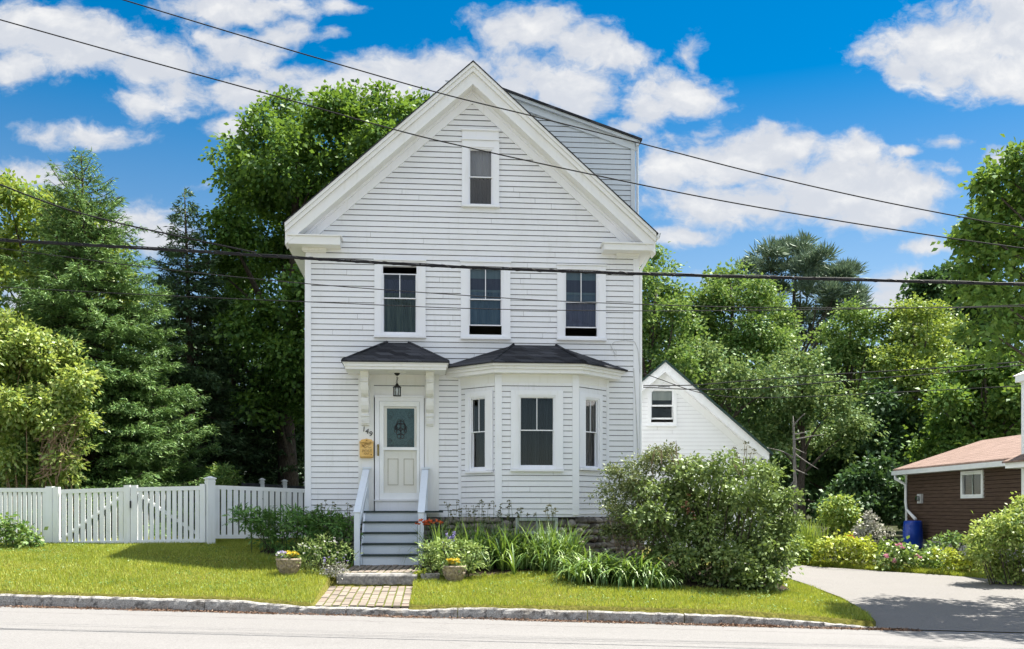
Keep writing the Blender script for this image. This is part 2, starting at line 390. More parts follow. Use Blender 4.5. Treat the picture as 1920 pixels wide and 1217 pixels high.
L['yellowf'] = mat_leaf('yellow_petal', [(.62, .46, .01), (.72, .57, .012), (.80, .68, .05)], .25, (.8, .5, .02), .02, bright=1.0)
L['purplef'] = mat_leaf('purple_petal', [(.20, .16, .48), (.34, .29, .62), (.62, .56, .75)], .25, (.4, .3, .6), .02, bright=1.0)
L['orangef'] = mat_leaf('orange_petal', [(.45, .07, .02), (.62, .12, .03), (.70, .2, .06)], .25, (.6, .12, .03), .02, bright=1.0)
L['pinkf'] = mat_leaf('pink_petal', [(.62, .22, .30), (.76, .38, .45), (.85, .6, .64)], .25, (.7, .3, .4), .02, bright=1.0)
L['redf'] = mat_leaf('red_petal', [(.45, .01, .02), (.6, .02, .04), (.7, .05, .08)], .2, (.5, .02, .04), .02, bright=1.0)
L['whitef'] = mat_leaf('white_petal', [(.55, .55, .48), (.68, .67, .6), (.78, .76, .72)], .25, (.6, .6, .5), .02, bright=1.0)
L['wine'] = mat_leaf('wine_leaf', [(.09, .03, .02), (.13, .06, .03), (.19, .11, .05)], .25, (.3, .06, .04), .04)
L['seed'] = mat_leaf('seed_head', [(.05, .055, .02), (.09, .09, .035), (.14, .12, .05)], .2, (.12, .12, .04), .02)
L['litter'] = mat_leaf('leaf_litter', [(.06, .035, .02), (.11, .066, .04), (.17, .115, .075)], .1, (.2, .1, .05), .02)
L['grass'] = mat_leaf('grass_blade', [(.115, .175, .014), (.205, .26, .02), (.385, .39, .05)], .4, (.50, .53, .02), .03, .55, 1.22)

def mat_ground():
    m, q = newmat('ground_soil'); v = coords(q)
    n = q.noise(v, .8, 6); n2 = q.noise(v, 25, 5)
    c = q.mix(q.smooth(n2, .35, .7), (.085, .085, .016, 1), (.16, .15, .032, 1))
    sp = q.n('ShaderNodeSeparateXYZ'); q.put(sp.inputs[0], v)
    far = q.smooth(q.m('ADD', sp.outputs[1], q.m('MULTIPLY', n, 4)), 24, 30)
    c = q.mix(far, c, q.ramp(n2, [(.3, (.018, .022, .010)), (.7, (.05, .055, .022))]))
    return finish(m, q, principled(q, c, .95, .1, bump(q, n2, .6, .03)))
M['ground'] = mat_ground()
def mat_asphalt(name, base, line):
    m, q = newmat(name); v = coords(q)
    fine = q.noise(v, 110, 3, .7); mid = q.noise(v, 2.2, 6, .6); big = q.noise(q.v('MULTIPLY', v, (.25, 1, 1)), .8, 4)
    fine2 = q.noise(v, 42, 3, .7); c = q.mix(q.smooth(q.m('ADD', q.m('MULTIPLY', fine, .5), q.m('MULTIPLY', fine2, .5)), .36, .66), (*[x*.74 for x in base], 1), (*[min(1, x*1.18) for x in base], 1))
    c = q.mix(q.m('MULTIPLY', q.smooth(mid, .45, .8), .22), c, (*[x*.7 for x in base], 1))
    c = q.mix(q.m('MULTIPLY', q.smooth(big, .4, .7), .15), c, (*[min(1, x*1.25) for x in base], 1))
    spk = q.noise(v, 45, 2, .5); c = q.mix(q.m('MULTIPLY', q.smooth(spk, .70, .78), .35), c, (.10, .095, .09, 1))
    if line:
        s_ = q.n('ShaderNodeSeparateXYZ'); q.put(s_.inputs[0], v)
        wob = q.noise(q.v('MULTIPLY', v, (1, 0, 0)), 1.4, 6, .7); wob2 = q.noise(q.v('MULTIPLY', v, (1, 0, 0)), .15, 2)
        d = q.m('ABSOLUTE', q.m('SUBTRACT', q.m('ADD', s_.outputs[1], q.m('ADD', q.m('MULTIPLY', wob, .16), q.m('MULTIPLY', wob2, .5))), 14.83))
        gap = q.noise(q.v('MULTIPLY', v, (1, 0, 0)), 3.5, 3)
        k = q.m('MULTIPLY', q.m('SUBTRACT', 1, q.smooth(d, .008, .035)), q.m('MULTIPLY', q.smooth(gap, .3, .6), .62))
        c = q.mix(k, c, (.07, .062, .06, 1))
        # fine hairline cracks
        vo = q.n('ShaderNodeTexVoronoi', feature='DISTANCE_TO_EDGE'); vo.inputs['Scale'].default_value = .22
        q.put(vo.inputs['Vector'], q.v('ADD', v, q.v('MULTIPLY', q.noise(v, 1.6, 5, out=1), (.9, .9, 0))))
        cr = q.m('SUBTRACT', 1, q.smooth(vo.outputs['Distance'], .0006, .003))
        c = q.mix(q.m('MULTIPLY', cr, .3), c, (.09, .085, .08, 1))
    return finish(m, q, principled(q, c, .9, .2, bump(q, fine, .35, .006)))
M['road'] = mat_asphalt('road_asphalt', (.195, .19, .186), True)
M['drive'] = mat_asphalt('drive_asphalt', (.185, .177, .168), False)
def mat_granite():
    m, q = newmat('granite'); v = coords(q)
    n = q.noise(v, 60, 4, .7); big = q.noise(v, 3.0, 6, .65); st = q.noise(q.v('MULTIPLY', v, (1, 1, 1)), 9, 6, .7)
    c = q.ramp(n, [(.3, (.17, .165, .16)), (.52, (.34, .33, .315)), (.7, (.50, .485, .455))])
    c = q.mix(q.m('MULTIPLY', q.smooth(st, .50, .62), .8), c, (.075, .072, .07, 1))
    c = q.mix(q.m('MULTIPLY', q.smooth(big, .48, .66), .6), c, (.17, .145, .115, 1))
    return finish(m, q, principled(q, c, .85, .2, bump(q, q.m('ADD', n, q.m('MULTIPLY', st, 2)), .7, .012)))
M['granite'] = mat_granite()
M['granite_dark'] = simple('dark_split_granite', (.10, .10, .10), (.34, .33, .31), 16, .85, .2, bs=.8, bscale=30, lo=.3, hi=.7)
def mat_brick():
    m, q = newmat('paver_brick'); v = coords(q)
    ri = q.n('ShaderNodeNewGeometry').outputs['Random Per Island']
    n = q.noise(v, 40, 5)
    c = q.ramp(ri, [(.0, (.17, .145, .125)), (.4, (.215, .185, .155)), (.75, (.25, .215, .18)), (1, (.20, .155, .13))])
    c = q.mix(q.m('MULTIPLY', q.smooth(n, .45, .7), .4), c, (.20, .17, .13, 1))
    return finish(m, q, principled(q, c, .9, .15, bump(q, n, .4, .006)))
M['brick'] = mat_brick()
M['moss'] = simple('mossy_joint', (.05, .065, .015), (.13, .14, .035), 14, .95, .1)

# ---------------------------------------------------------------- terrain
GX = np.array([-300, -60, -12, -8, -6.5, -4.2, -2.6, -1.5, 1, 3.5, 5.6, 7.5, 12, 60, 300], float)
GY = np.array([15.3, 17.7, 19.8, 21, 25, 33, 60, 400], float)
def roadz(x): return -.0265*(np.clip(x, -14, 14)+2.6)
GZ = np.array([
 [.50, .50, .44, .35, .30, .245, .125, .125, .115, .045, -.12, -.262, -.385, -.39, -.39],
 [.68, .68, .66, .63, .58, .45, .36, .34, .33, .21, .0, -.14, -.22, -.2, -.2],
 [.85, .85, .82, .82, .80, .72, .53, .50, .48, .38, .10, -.02, -.10, -.1, -.1],
 [.92, .92, .90, .88, .88, .85, .60, .58, .55, .48, .20, .02, -.05, .0, .0],
 [1.1, 1.1, 1.05, 1.0, 1.0, 1.0, .9, .9, .8, .6, .30, .16, .1, .1, .1],
 [1.3, 1.3, 1.2, 1.15, 1.15, 1.1, 1.0, .9, .8, .6, .4, .35, .32, .3, .3],
 [1.5, 1.5, 1.4, 1.3, 1.3, 1.2, 1.0, .9, .8, .7, .6, .55, .5, .5, .5],
 [1.5, 1.5, 1.5, 1.4, 1.4, 1.3, 1.2, 1.0, .9, .8, .7, .6, .6, .6, .6]])
def zlow(x, y): return .125+(y-15.36)*.054
def zland(x, y): return .455+(y-17.75)*.03
LY = np.array([15.22, 16, 18, 20, 22, 25.2]); LXl = np.array([5.55, 5.75, 5.95, 5.85, 5.2, 4.4]); LXr = np.array([14, 14, 13.6, 13.0, 11.3, 6.6])
def drivez(x, y):
    f = np.clip((y-15.22)/1.3, 0, 1); f = f*f*(3-2*f); return (roadz(x)+.006)*(1-f)+(H0(x, y)+.022)*f
def H0(x, y):
    x = np.asarray(x, float); y = np.asarray(y, float)
    xc = np.clip(x, -299, 299); yc = np.clip(y, 15.3, 399)
    i = np.clip(np.searchsorted(GX, xc)-1, 0, len(GX)-2); j = np.clip(np.searchsorted(GY, yc)-1, 0, len(GY)-2)
    tx = (xc-GX[i])/(GX[i+1]-GX[i]); ty = (yc-GY[j])/(GY[j+1]-GY[j])
    return (GZ[j, i]*(1-tx)+GZ[j, i+1]*tx)*(1-ty)+(GZ[j+1, i]*(1-tx)+GZ[j+1, i+1]*tx)*ty
def H(x, y):
    x = np.asarray(x, float); y = np.asarray(y, float)
    xc = np.clip(x, -299, 299); yc = np.clip(y, 15.3, 399)
    i = np.clip(np.searchsorted(GX, xc)-1, 0, len(GX)-2); j = np.clip(np.searchsorted(GY, yc)-1, 0, len(GY)-2)
    tx = (xc-GX[i])/(GX[i+1]-GX[i]); ty = (yc-GY[j])/(GY[j+1]-GY[j])
    z = (GZ[j, i]*(1-tx)+GZ[j, i+1]*tx)*(1-ty)+(GZ[j+1, i]*(1-tx)+GZ[j+1, i+1]*tx)*ty
    z = z+.012*np.sin(x*2.1+y)*np.cos(y*1.7-x)*(y > 15.8)
    pl = (x > -3.06-.075*(y-15.36)) & (x < -1.57-.072*(y-15.36)) & (y < 17.64)
    z = np.where(pl, np.minimum(z, zlow(x, y)-.05), z)
    z = np.where((x > -3.1) & (x < -1.7) & (y >= 17.64) & (y < 19.7), np.minimum(z, zland(x, y)-.05), z)
    dv = (x > np.interp(y, LY, LXl)+.02) & (x < np.interp(y, LY, LXr)-.02) & (y < 25.15)
    return np.where(dv, np.minimum(z, drivez(x, y)-.06), z)
def h(x, y): return float(H(x, y))
def at(px, py, Y): return Vector(((px-960)/F*Y, Y, ZC+(HZ-py)/F*Y))
def gx(px, Y): return (px-960)/F*Y
def ground_at(px, Y): x = gx(px, Y); return Vector((x, Y, h(x, Y)))

def sheet(name, xs, ys, zf, mat, kind='structure'):
    Xg, Yg = np.meshgrid(xs, ys); Zg = zf(Xg, Yg); V = np.stack([Xg, Yg, Zg], -1).reshape(-1, 3)
    nx, ny = len(xs), len(ys); i, j = np.meshgrid(np.arange(nx-1), np.arange(ny-1)); k = (j*nx+i).ravel()
    return np_mesh(name, V, np.stack([k, k+1, k+nx+1, k+nx], -1), mat, kind=kind, smooth=True)
xs = np.concatenate([[-300, -150, -80, -50, -30, -20], np.arange(-15, -3.6, .25), np.arange(-3.5, -1.3, .05), np.arange(-1.25, 5.3, .25), np.arange(5.4, 6.2, .1), np.arange(6.25, 15.01, .25), [20, 30, 50, 80, 150, 300]])
ys = np.concatenate([[-60, -20, 0, 10, 15.0, 15.2, 15.29, 15.3], np.arange(15.5, 26.01, .25), np.arange(27, 40, 1), [45, 52, 60, 80, 120, 200, 400]])
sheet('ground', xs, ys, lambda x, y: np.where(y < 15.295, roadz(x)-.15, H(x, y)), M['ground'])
sheet('road', np.concatenate([[-300, -60, -14.01], np.arange(-14, 14.01, 1), [14.02, 60, 300]]), np.array([-8., -2, 4, 10, 13, 14, 15.0, 15.22]), lambda x, y: roadz(x)-.012*np.maximum(0, y-14.6), M['road'])
# driveway
dy = np.linspace(15.22, 25.2, 44); rows = []
for y in dy:
    a, c = np.interp(y, LY, LXl), np.interp(y, LY, LXr); t = np.linspace(0, 1, 30)
    x = a+(c-a)*t; z = drivez(x, np.full_like(x, y))
    rows.append(np.stack([x, np.full_like(x, y), z], -1))
V = np.concatenate(rows); k = (np.arange(43)[:, None]*30+np.arange(29)[None]).ravel()
np_mesh('driveway', V, np.stack([k, k+1, k+31, k+30], -1), M['drive'], kind='structure', smooth=True)

# granite kerb
mb = MB(); q = random.Random(3)
x = -16.0
def kerbh(x):
    return float(np.interp(x, [-20, -4.2, -3.2, -1.4, -.6, 3.4, 4.8, 5.6], [.215, .205, .122, .122, .19, .175, .085, .015]))
while x < 5.5:
    ln = q.uniform(1.3, 2.3); e = min(x+ln, 5.6); n = max(3, int((e-x)/.09)); yo = q.uniform(-.012, .012); prev = None
    for i in range(n+1):
        u = x+.006+(e-x-.012)*i/n; zr = float(roadz(u)); kh = kerbh(u)*.84+q.uniform(-.008, .006)
        ring = [(u, 15.2+yo+q.uniform(-.012, .012), zr-.08), (u, 15.215+yo+q.uniform(-.016, .016), zr+kh*.5), (u, 15.225+yo+q.uniform(-.012, .010), zr+kh*.86),
                (u, 15.25+yo+q.uniform(-.008, .01), zr+kh), (u, 15.345+yo, zr+kh+.006), (u, 15.36, zr-.08)]
        if prev: mb.loft(prev, ring, caps=(i in (1, n)))
        prev = ring
    x = e
tag(mb.build('kerb', M['granite'], smooth=False), kind='structure')

# brick paths and granite step
def bricks(mb, x0a, x1a, y0, x0b, x1b, y1, zf, ncol, bl, seed):
    q = random.Random(seed)
    for c_ in range(ncol):
        y = y0-q.uniform(0, bl)
        while y < y1:
            ya, yb = max(y, y0), min(y+bl, y1)
            if yb-ya > .03:
                g = .022+q.uniform(0, .010)
                def px_(yv, k): t = (yv-y0)/(y1-y0); a = x0a+(x0b-x0a)*t; c2 = x1a+(x1b-x1a)*t; return a+(c2-a)*k/ncol
                dz = q.uniform(-.006, .006)
                P = [(px_(ya+.006, c_)+g/2, ya+.003), (px_(ya+.006, c_+1)-g/2, ya+.003), (px_(yb-.006, c_+1)-g/2, yb-.003), (px_(yb-.006, c_)+g/2, yb-.003)]
                mb.loft([(a, b_, zf(a, b_)-.04) for a, b_ in P], [(a, b_, zf(a, b_)+dz) for a, b_ in P])
            y += bl
mb = MB(); bricks(mb, -3.05, -1.58, 15.37, -3.22, -1.74, 17.6, zlow, 11, .215, 1)
bricks(mb, -3.06, -1.72, 18.02, -3.1, -1.7, 19.62, zland, 11, .22, 2)
for (xa, xb, xc, xd, ya, yb, zf) in ((-3.06, -1.57, -3.23, -1.73, 15.365, 17.62, zlow), (-3.08, -1.7, -3.1, -1.7, 17.99, 19.66, zland)):
    mb.face([(xa, ya, zf(xa, ya)-.014), (xb, ya, zf(xb, ya)-.014), (xd, yb, zf(xd, yb)-.014), (xc, yb, zf(xc, yb)-.014)], 1)
mb.face([(-3.12, 17.985, zland(0, 18)-.016), (-3.12, 17.985, .1), (-3.12, 19.66, .1), (-3.12, 19.66, zland(0, 19.66)-.016)], 1)
tag(mb.build('path', [M['brick'], M['moss']]), kind='structure')
mb = MB(); q = random.Random(9); prev = None
for i in range(31):
    u = -3.1+1.42*i/30
    ring = [(u, 17.63+q.uniform(-.012, .012), .16), (u, 17.625+q.uniform(-.014, .014), .30), (u, 17.63+q.uniform(-.012, .012), .42), (u, 17.655, .452), (u, 17.98, .458), (u, 18.0, .16)]
    if prev: mb.loft(prev, ring, caps=(i in (1, 30)))
    prev = ring
tag(mb.build('granite_step', M['granite_dark']), 'rough granite slab step between the two brick paths', 'step')

# ---------------------------------------------------------------- house frame of reference
A = radians(5.0); X0, Y0 = -.84, 21.0
ca, sa = cos(A), sin(A)
def w2h(X, Y): dx, dy_ = X-X0, Y-Y0; return (dx*ca+dy_*sa, -dx*sa+dy_*ca)
def h2w(x, y): return (X0+x*ca-y*sa, Y0+x*sa+y*ca)
CL = w2h(0, 0)
FR = (0.0, 0.0, 0.0)                                  # wall frame: origin x, origin y, angle
def onf(px, py, o=0.0, fr=FR):
    kx = (px-960)/F; d = (kx*ca+sa, -kx*sa+ca)
    dr = (cos(fr[2]), sin(fr[2])); n = (sin(fr[2]), -cos(fr[2]))
    t = (o-((CL[0]-fr[0])*n[0]+(CL[1]-fr[1])*n[1]))/(d[0]*n[0]+d[1]*n[1])
    p = (CL[0]+t*d[0]-fr[0], CL[1]+t*d[1]-fr[1])
    return p[0]*dr[0]+p[1]*dr[1], ZC+(HZ-py)/F*t
def su(px, o=0.0, fr=FR): return onf(px, 0, o, fr)[0]
def sz(px, py, o=0.0, fr=FR): return onf(px, py, o, fr)[1]

def clap(mb, left, right, z0, z1, holes=(), row=.114, lap=.019, gapz=.013, seed=0, thick=.0):
    """lapped boards in local (s, -out, z)"""
    q = random.Random(seed); z = z0
    while z < z1-.004:
        zt = min(z+row, z1); la, lb, ra, rb = left(z), left(zt), right(z), right(zt)
        if ra-la < .03 and rb-lb < .03: z = zt; continue
        cuts = sorted((max(h0, min(la, lb)), min(h1, max(ra, rb))) for h0, h1, g0, g1 in holes if g0 < zt-.004 and g1 > z+.004 and h1 > min(la, lb) and h0 < max(ra, rb))
        segs = []; a0, a1 = la, lb
        for c0, c1 in cuts: segs.append((a0, a1, c0, c0)); a0 = a1 = c1
        segs.append((a0, a1, ra, rb)); out_ = []
        for (p0, p1, r0, r1) in segs:              # butt joints between board lengths
            L_ = min(r0, r1)-max(p0, p1)
            if L_ > 1.1 and q.random() < .42:
                j_ = max(p0, p1)+q.uniform(.3, L_-.3); out_ += [(p0, p1, j_-.002, j_-.002), (j_+.002, j_+.002, r0, r1)]
            else: out_.append((p0, p1, r0, r1))
        segs = out_
        o1 = lap+q.uniform(-.001, .001); o0 = .003
        for (p0, p1, r0, r1) in segs:
            if r0-p0 < .01 and r1-p1 < .01: continue
            dz1, dz2 = q.uniform(-.0018, .0018), q.uniform(-.0018, .0018)
            f = (zt-gapz-z)/(zt-z); pm, rm = p0+(p1-p0)*f, r0+(r1-r0)*f
            om = o1+(o0-o1)*f
            mb.face([(p0, -o1, z+dz1), (r0, -o1, z+dz2), (rm, -om, zt-gapz), (pm, -om, zt-gapz)], 0)
            mb.face([(pm, -om, zt-gapz), (rm, -om, zt-gapz), (r1, -o0, zt), (p1, -o0, zt)], 1)  # top strip and underside coloured to draw the lap shadow
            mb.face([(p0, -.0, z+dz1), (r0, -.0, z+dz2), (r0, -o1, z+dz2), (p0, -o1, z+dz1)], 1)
        z = zt
def clapobj(name, parent, fr, left, right, z0, z1, holes=(), mats=None, **k):
    if not callable(left): l_ = left; left = lambda z: l_
    if not callable(right): r_ = right; right = lambda z: r_
    mb = MB(); clap(mb, left, right, z0, z1, holes, **k)
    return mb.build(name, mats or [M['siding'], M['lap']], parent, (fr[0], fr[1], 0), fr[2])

house = empty('white_house', (X0, Y0, 0), A, 'tall white clapboard gabled house with bay window and small canopied front door', 'house')
uL, uR = su(573), su(1197)
zB = sz(600, 967)
zBay = zB+.02
OV = .40
apex = onf(887, 117, OV); tipL = onf(534, 418, OV); tipR = onf(1230, 437, OV)
mL = (apex[1]-tipL[1])/(apex[0]-tipL[0]); mR = (apex[1]-tipR[1])/(tipR[0]-apex[0])
cL_, cR_ = cos(math.atan(mL)), cos(math.atan(mR))
def zl(u, p=0): return tipL[1]+(u-tipL[0])*mL-p/cL_
def zr_(u, p=0): return tipR[1]+(tipR[0]-u)*mR-p/cR_
def lineL(p): return lambda z: (z-tipL[1]+p/cL_)/mL+tipL[0]
def lineR(p): return lambda z: tipR[0]-(z-tipR[1]+p/cR_)/mR
FRZ = .52
DEPTH = 9.0
# window openings: px rectangle of the glass, casing rectangle
WIN = {
 'attic': dict(g=(880, 279, 923, 383), c=(866, 262, 936, 389)),
 'w2a': dict(g=(718, 498, 781, 624), c=(702, 488, 798, 634)),
 'w2b': dict(g=(880, 502, 941, 628), c=(864, 491, 957, 637)),
 'w2c': dict(g=(1060, 508, 1120, 631), c=(1045, 497, 1136, 639))}
def rect(r, fr=FR, o=0.03):
    s0, z1 = onf(r[0], r[1], o, fr); s1, z0 = onf(r[2], r[3], o, fr); return s0, s1, z0, z1
holes = [rect(w['g']) for w in WIN.values()]
# bay plan
WB = .72
bL0, bR0 = su(862), su(1139)
bL1, bR1 = su(934.5, WB), su(1079.5, WB)
dcx0, dcx1 = su(672, .02), su(823, .02)                # door surround
zPlat = sz(740, 958, .45)
zDoorTop = sz(740, 746, .03)
holes += [(dcx0+.02, dcx1-.02, zB-.1, sz(700, 704))]
holes += [(bL0+.02, bR0-.02, zBay, sz(960, 690))]
cb = .115
clapobj('front_wall', house, FR, lambda z: max(uL+cb-.01, lineL(FRZ)(z)), lambda z: min(uR-cb+.01, lineR(FRZ)(z)), zB, apex[1]-.3, holes, seed=1)
# side and rear walls, boards too
zEv = sz(590, 457, OV)
clapobj('side_wall', house, (uL, DEPTH, -pi/2), 0, DEPTH-.1, zB, zEv+.05, seed=2)
clapobj('side_wall', house, (uR, 0, pi/2), .1, DEPTH, zB, zEv+.05, seed=3)
mb = MB(); mb.xz([(uL, zB), (uR, zB), (uR, zEv), (apex[0], apex[1]-.2), (uL, zEv)], DEPTH-.02, DEPTH)
mb.build('rear_wall', M['siding'], house)
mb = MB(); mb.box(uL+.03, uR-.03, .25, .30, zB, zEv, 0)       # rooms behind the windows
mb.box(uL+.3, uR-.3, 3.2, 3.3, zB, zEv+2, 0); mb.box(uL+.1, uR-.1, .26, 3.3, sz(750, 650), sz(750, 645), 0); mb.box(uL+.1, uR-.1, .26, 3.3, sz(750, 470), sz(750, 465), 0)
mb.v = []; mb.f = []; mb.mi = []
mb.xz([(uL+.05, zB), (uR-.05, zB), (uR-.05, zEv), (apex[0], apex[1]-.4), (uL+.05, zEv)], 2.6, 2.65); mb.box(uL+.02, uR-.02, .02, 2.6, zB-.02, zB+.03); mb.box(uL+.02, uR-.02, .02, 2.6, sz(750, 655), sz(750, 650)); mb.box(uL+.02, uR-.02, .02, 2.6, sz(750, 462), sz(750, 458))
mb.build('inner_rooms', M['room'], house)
# corner boards
mb = MB(); mb.box(uL-.012, uL+cb, -.03, .14, zB-.02, sz(590, 484)); 
mb.build('corner_board', M['trim'], house)
mb = MB(); mb.box(uR-cb, uR+.012, -.03, .14, zB-.02, sz(1180, 484)); mb.build('corner_board', M['trim'], house)
# water table board at the foot of the wall
for a_, c_ in ((uL-.02, dcx0), (dcx1, bL0), (bR0, uR+.02)):
    mb = MB(); mb.box(a_, c_, -.035, .0, zB-.03, zB+.012); mb.build('water_table', M['trim'], house)

# rake boards
def band(p0, p1, o0, o1, ext=0.0):
    mb = MB()
    zapL0, zapR0 = zl(apex[0], p0), zr_(apex[0], p0); zapL1, zapR1 = zl(apex[0], p1), zr_(apex[0], p1)
    a = tipL[0]+ext; c = tipR[0]-ext
    mb.xz([(a, zl(a, p1)), (apex[0], zapL1), (apex[0], zapL0), (a, zl(a, p0))], -o1, -o0)
    mb.xz([(apex[0], zapR1), (c, zr_(c, p1)), (c, zr_(c, p0)), (apex[0], zapR0)], -o1, -o0)
    return mb
mb = band(.0, .055, -.0, OV+.03); mb2 = band(.058, .13, .0, OV); mb3 = band(.133, .265, .0, OV-.05); mb4 = band(.268, .325, .0, OV-.022)
for x_ in (mb2, mb3, mb4):
    k0 = len(mb.v); mb.v += x_.v; mb.f += [tuple(i+k0 for i in f) for f in x_.f]; mb.mi += x_.mi
mb.build('rake_fascia', M['trim_old'], house)
mb = band(.326, FRZ, -.0, .045, uL-tipL[0]); x_ = band(.326, .375, .046, .085, uL-tipL[0])
for u_, f_ in ((uL, zl), (uR, zr_)):
    d_ = .9 if f_ is zl else -.9; zq = zEv-.25
    mb.xz([(u_, zq), (u_+d_, zq), (u_+d_, f_(u_+d_, .33)), (u_, f_(u_, .33))][::(1 if d_ > 0 else -1)], -.001, .03)
k0 = len(mb.v); mb.v += x_.v; mb.f += [tuple(i+k0 for i in f) for f in x_.f]; mb.mi += x_.mi
mb.build('rake_frieze', M['trim'], house)
# gable backing (attic wall behind boards)
# cornice returns with frieze blocks, and eaves running back along both sides
zr0L, zr1L = sz(590, 457, OV), sz(590, 439, OV); zr0R, zr1R = sz(1180, 468, OV), sz(1180, 454, OV)
mb = MB()
a, c = su(540, OV), su(640, OV)
mb.box(a, c-.03, -OV+.03, .0, zr0L, zr1L-.03); mb.xz([(a-.02, zr1L-.028), (c, zr1L-.028), (c+.01, zr1L), (a-.02, zr1L)], -OV-.0, 0)
a2, c2 = su(569, .05), su(611, .05); mb.box(a2-.01, c2, -.06, 0, sz(590, 473, .05), zr0L-.002); mb.box(a2-.03, c2+.02, -.09, 0, zr0L-.06, zr0L-.001)
mb.build('cornice_return', M['trim_old'], house)
mb = MB(); a, c = su(1131, OV), su(1224, OV)
mb.box(a+.03, c, -OV+.03, .0, zr0R, zr1R-.03); mb.xz([(a, zr1R-.028), (c+.02, zr1R-.028), (c+.02, zr1R), (a-.01, zr1R)], -OV, 0)
a2, c2 = su(1157, .05), su(1196, .05); mb.box(a2, c2+.01, -.06, 0, sz(1180, 485, .05), zr0R-.002); mb.box(a2-.02, c2+.03, -.09, 0, zr0R-.06, zr0R-.001)
mb.build('cornice_return', M['trim_old'], house)
mb = MB(); mb.box(tipL[0]+.02, uL+.0, .004, DEPTH, zr0L, tipL[1]-.03); mb.build('eave_box', M['trim_old'], house); mb = MB(); mb.box(uR, tipR[0]-.02, .004, DEPTH, zr0R, tipR[1]-.03)
mb.build('eave_box', M['trim_old'], house)
# roof slabs
mb = MB(); t_ = .024
for (xa, za, xb, zb_) in ((tipL[0]-.04, zl(tipL[0]-.04)+.004, apex[0], apex[1]+.004), (apex[0]+.0005, apex[1]+.004, tipR[0]+.04, zr_(tipR[0]+.04)+.004)):
    mb.xz([(xa, za), (xb, zb_), (xb, zb_+t_), (xa, za+t_)], -OV-.045, DEPTH+.4)
mb.build('roof', M['shingle'], house)
# gutter end on the right eave
mb = MB(); zg = tipR[1]-.08
mb.xz([(tipR[0]-.01, zg), (tipR[0]+.10, zg), (tipR[0]+.13, zg+.11), (tipR[0]+.11, zg+.11), (tipR[0]+.09, zg+.015), (tipR[0]-.01, zg+.015)], -.3, DEPTH)
mb.face([(tipR[0]-.01, -.3, zg), (tipR[0]+.10, -.3, zg), (tipR[0]+.13, -.3, zg+.11), (tipR[0]-.01, -.3, zg+.11)])
mb.tube([(tipR[0]+.05, -.15, zg), (tipR[0]-.05, -.08, zg-.28), (uR+.045, -.02, zg-.62), (uR+.045, -.0, zg-1.2), (uR+.045, 0, .55)], .032, 8)
mb.build('gutter', M['white'], house)
# thin electric cable looping along the wall
mb = MB(); P = [(1200, 700), (1196, 655), (1190, 641), (1172, 638), (1152, 641), (1145, 648), (1150, 658), (1155, 668)]
mb.tube([(su(x_, .03), -.034, sz(x_, y_, .03)) for x_, y_ in P], .007, 6); mb.build('wall_cable', M['grey'], house)
mb = MB(); mb.tube([(su(1188, .03), -.034, sz(1188, 690, .03)), (su(1192, .03), -.034, sz(1192, 760, .03)), (su(1196, .03), -.04, sz(1196, 850, .03))], .009, 6); mb.build('wall_cable', M['grey'], house)

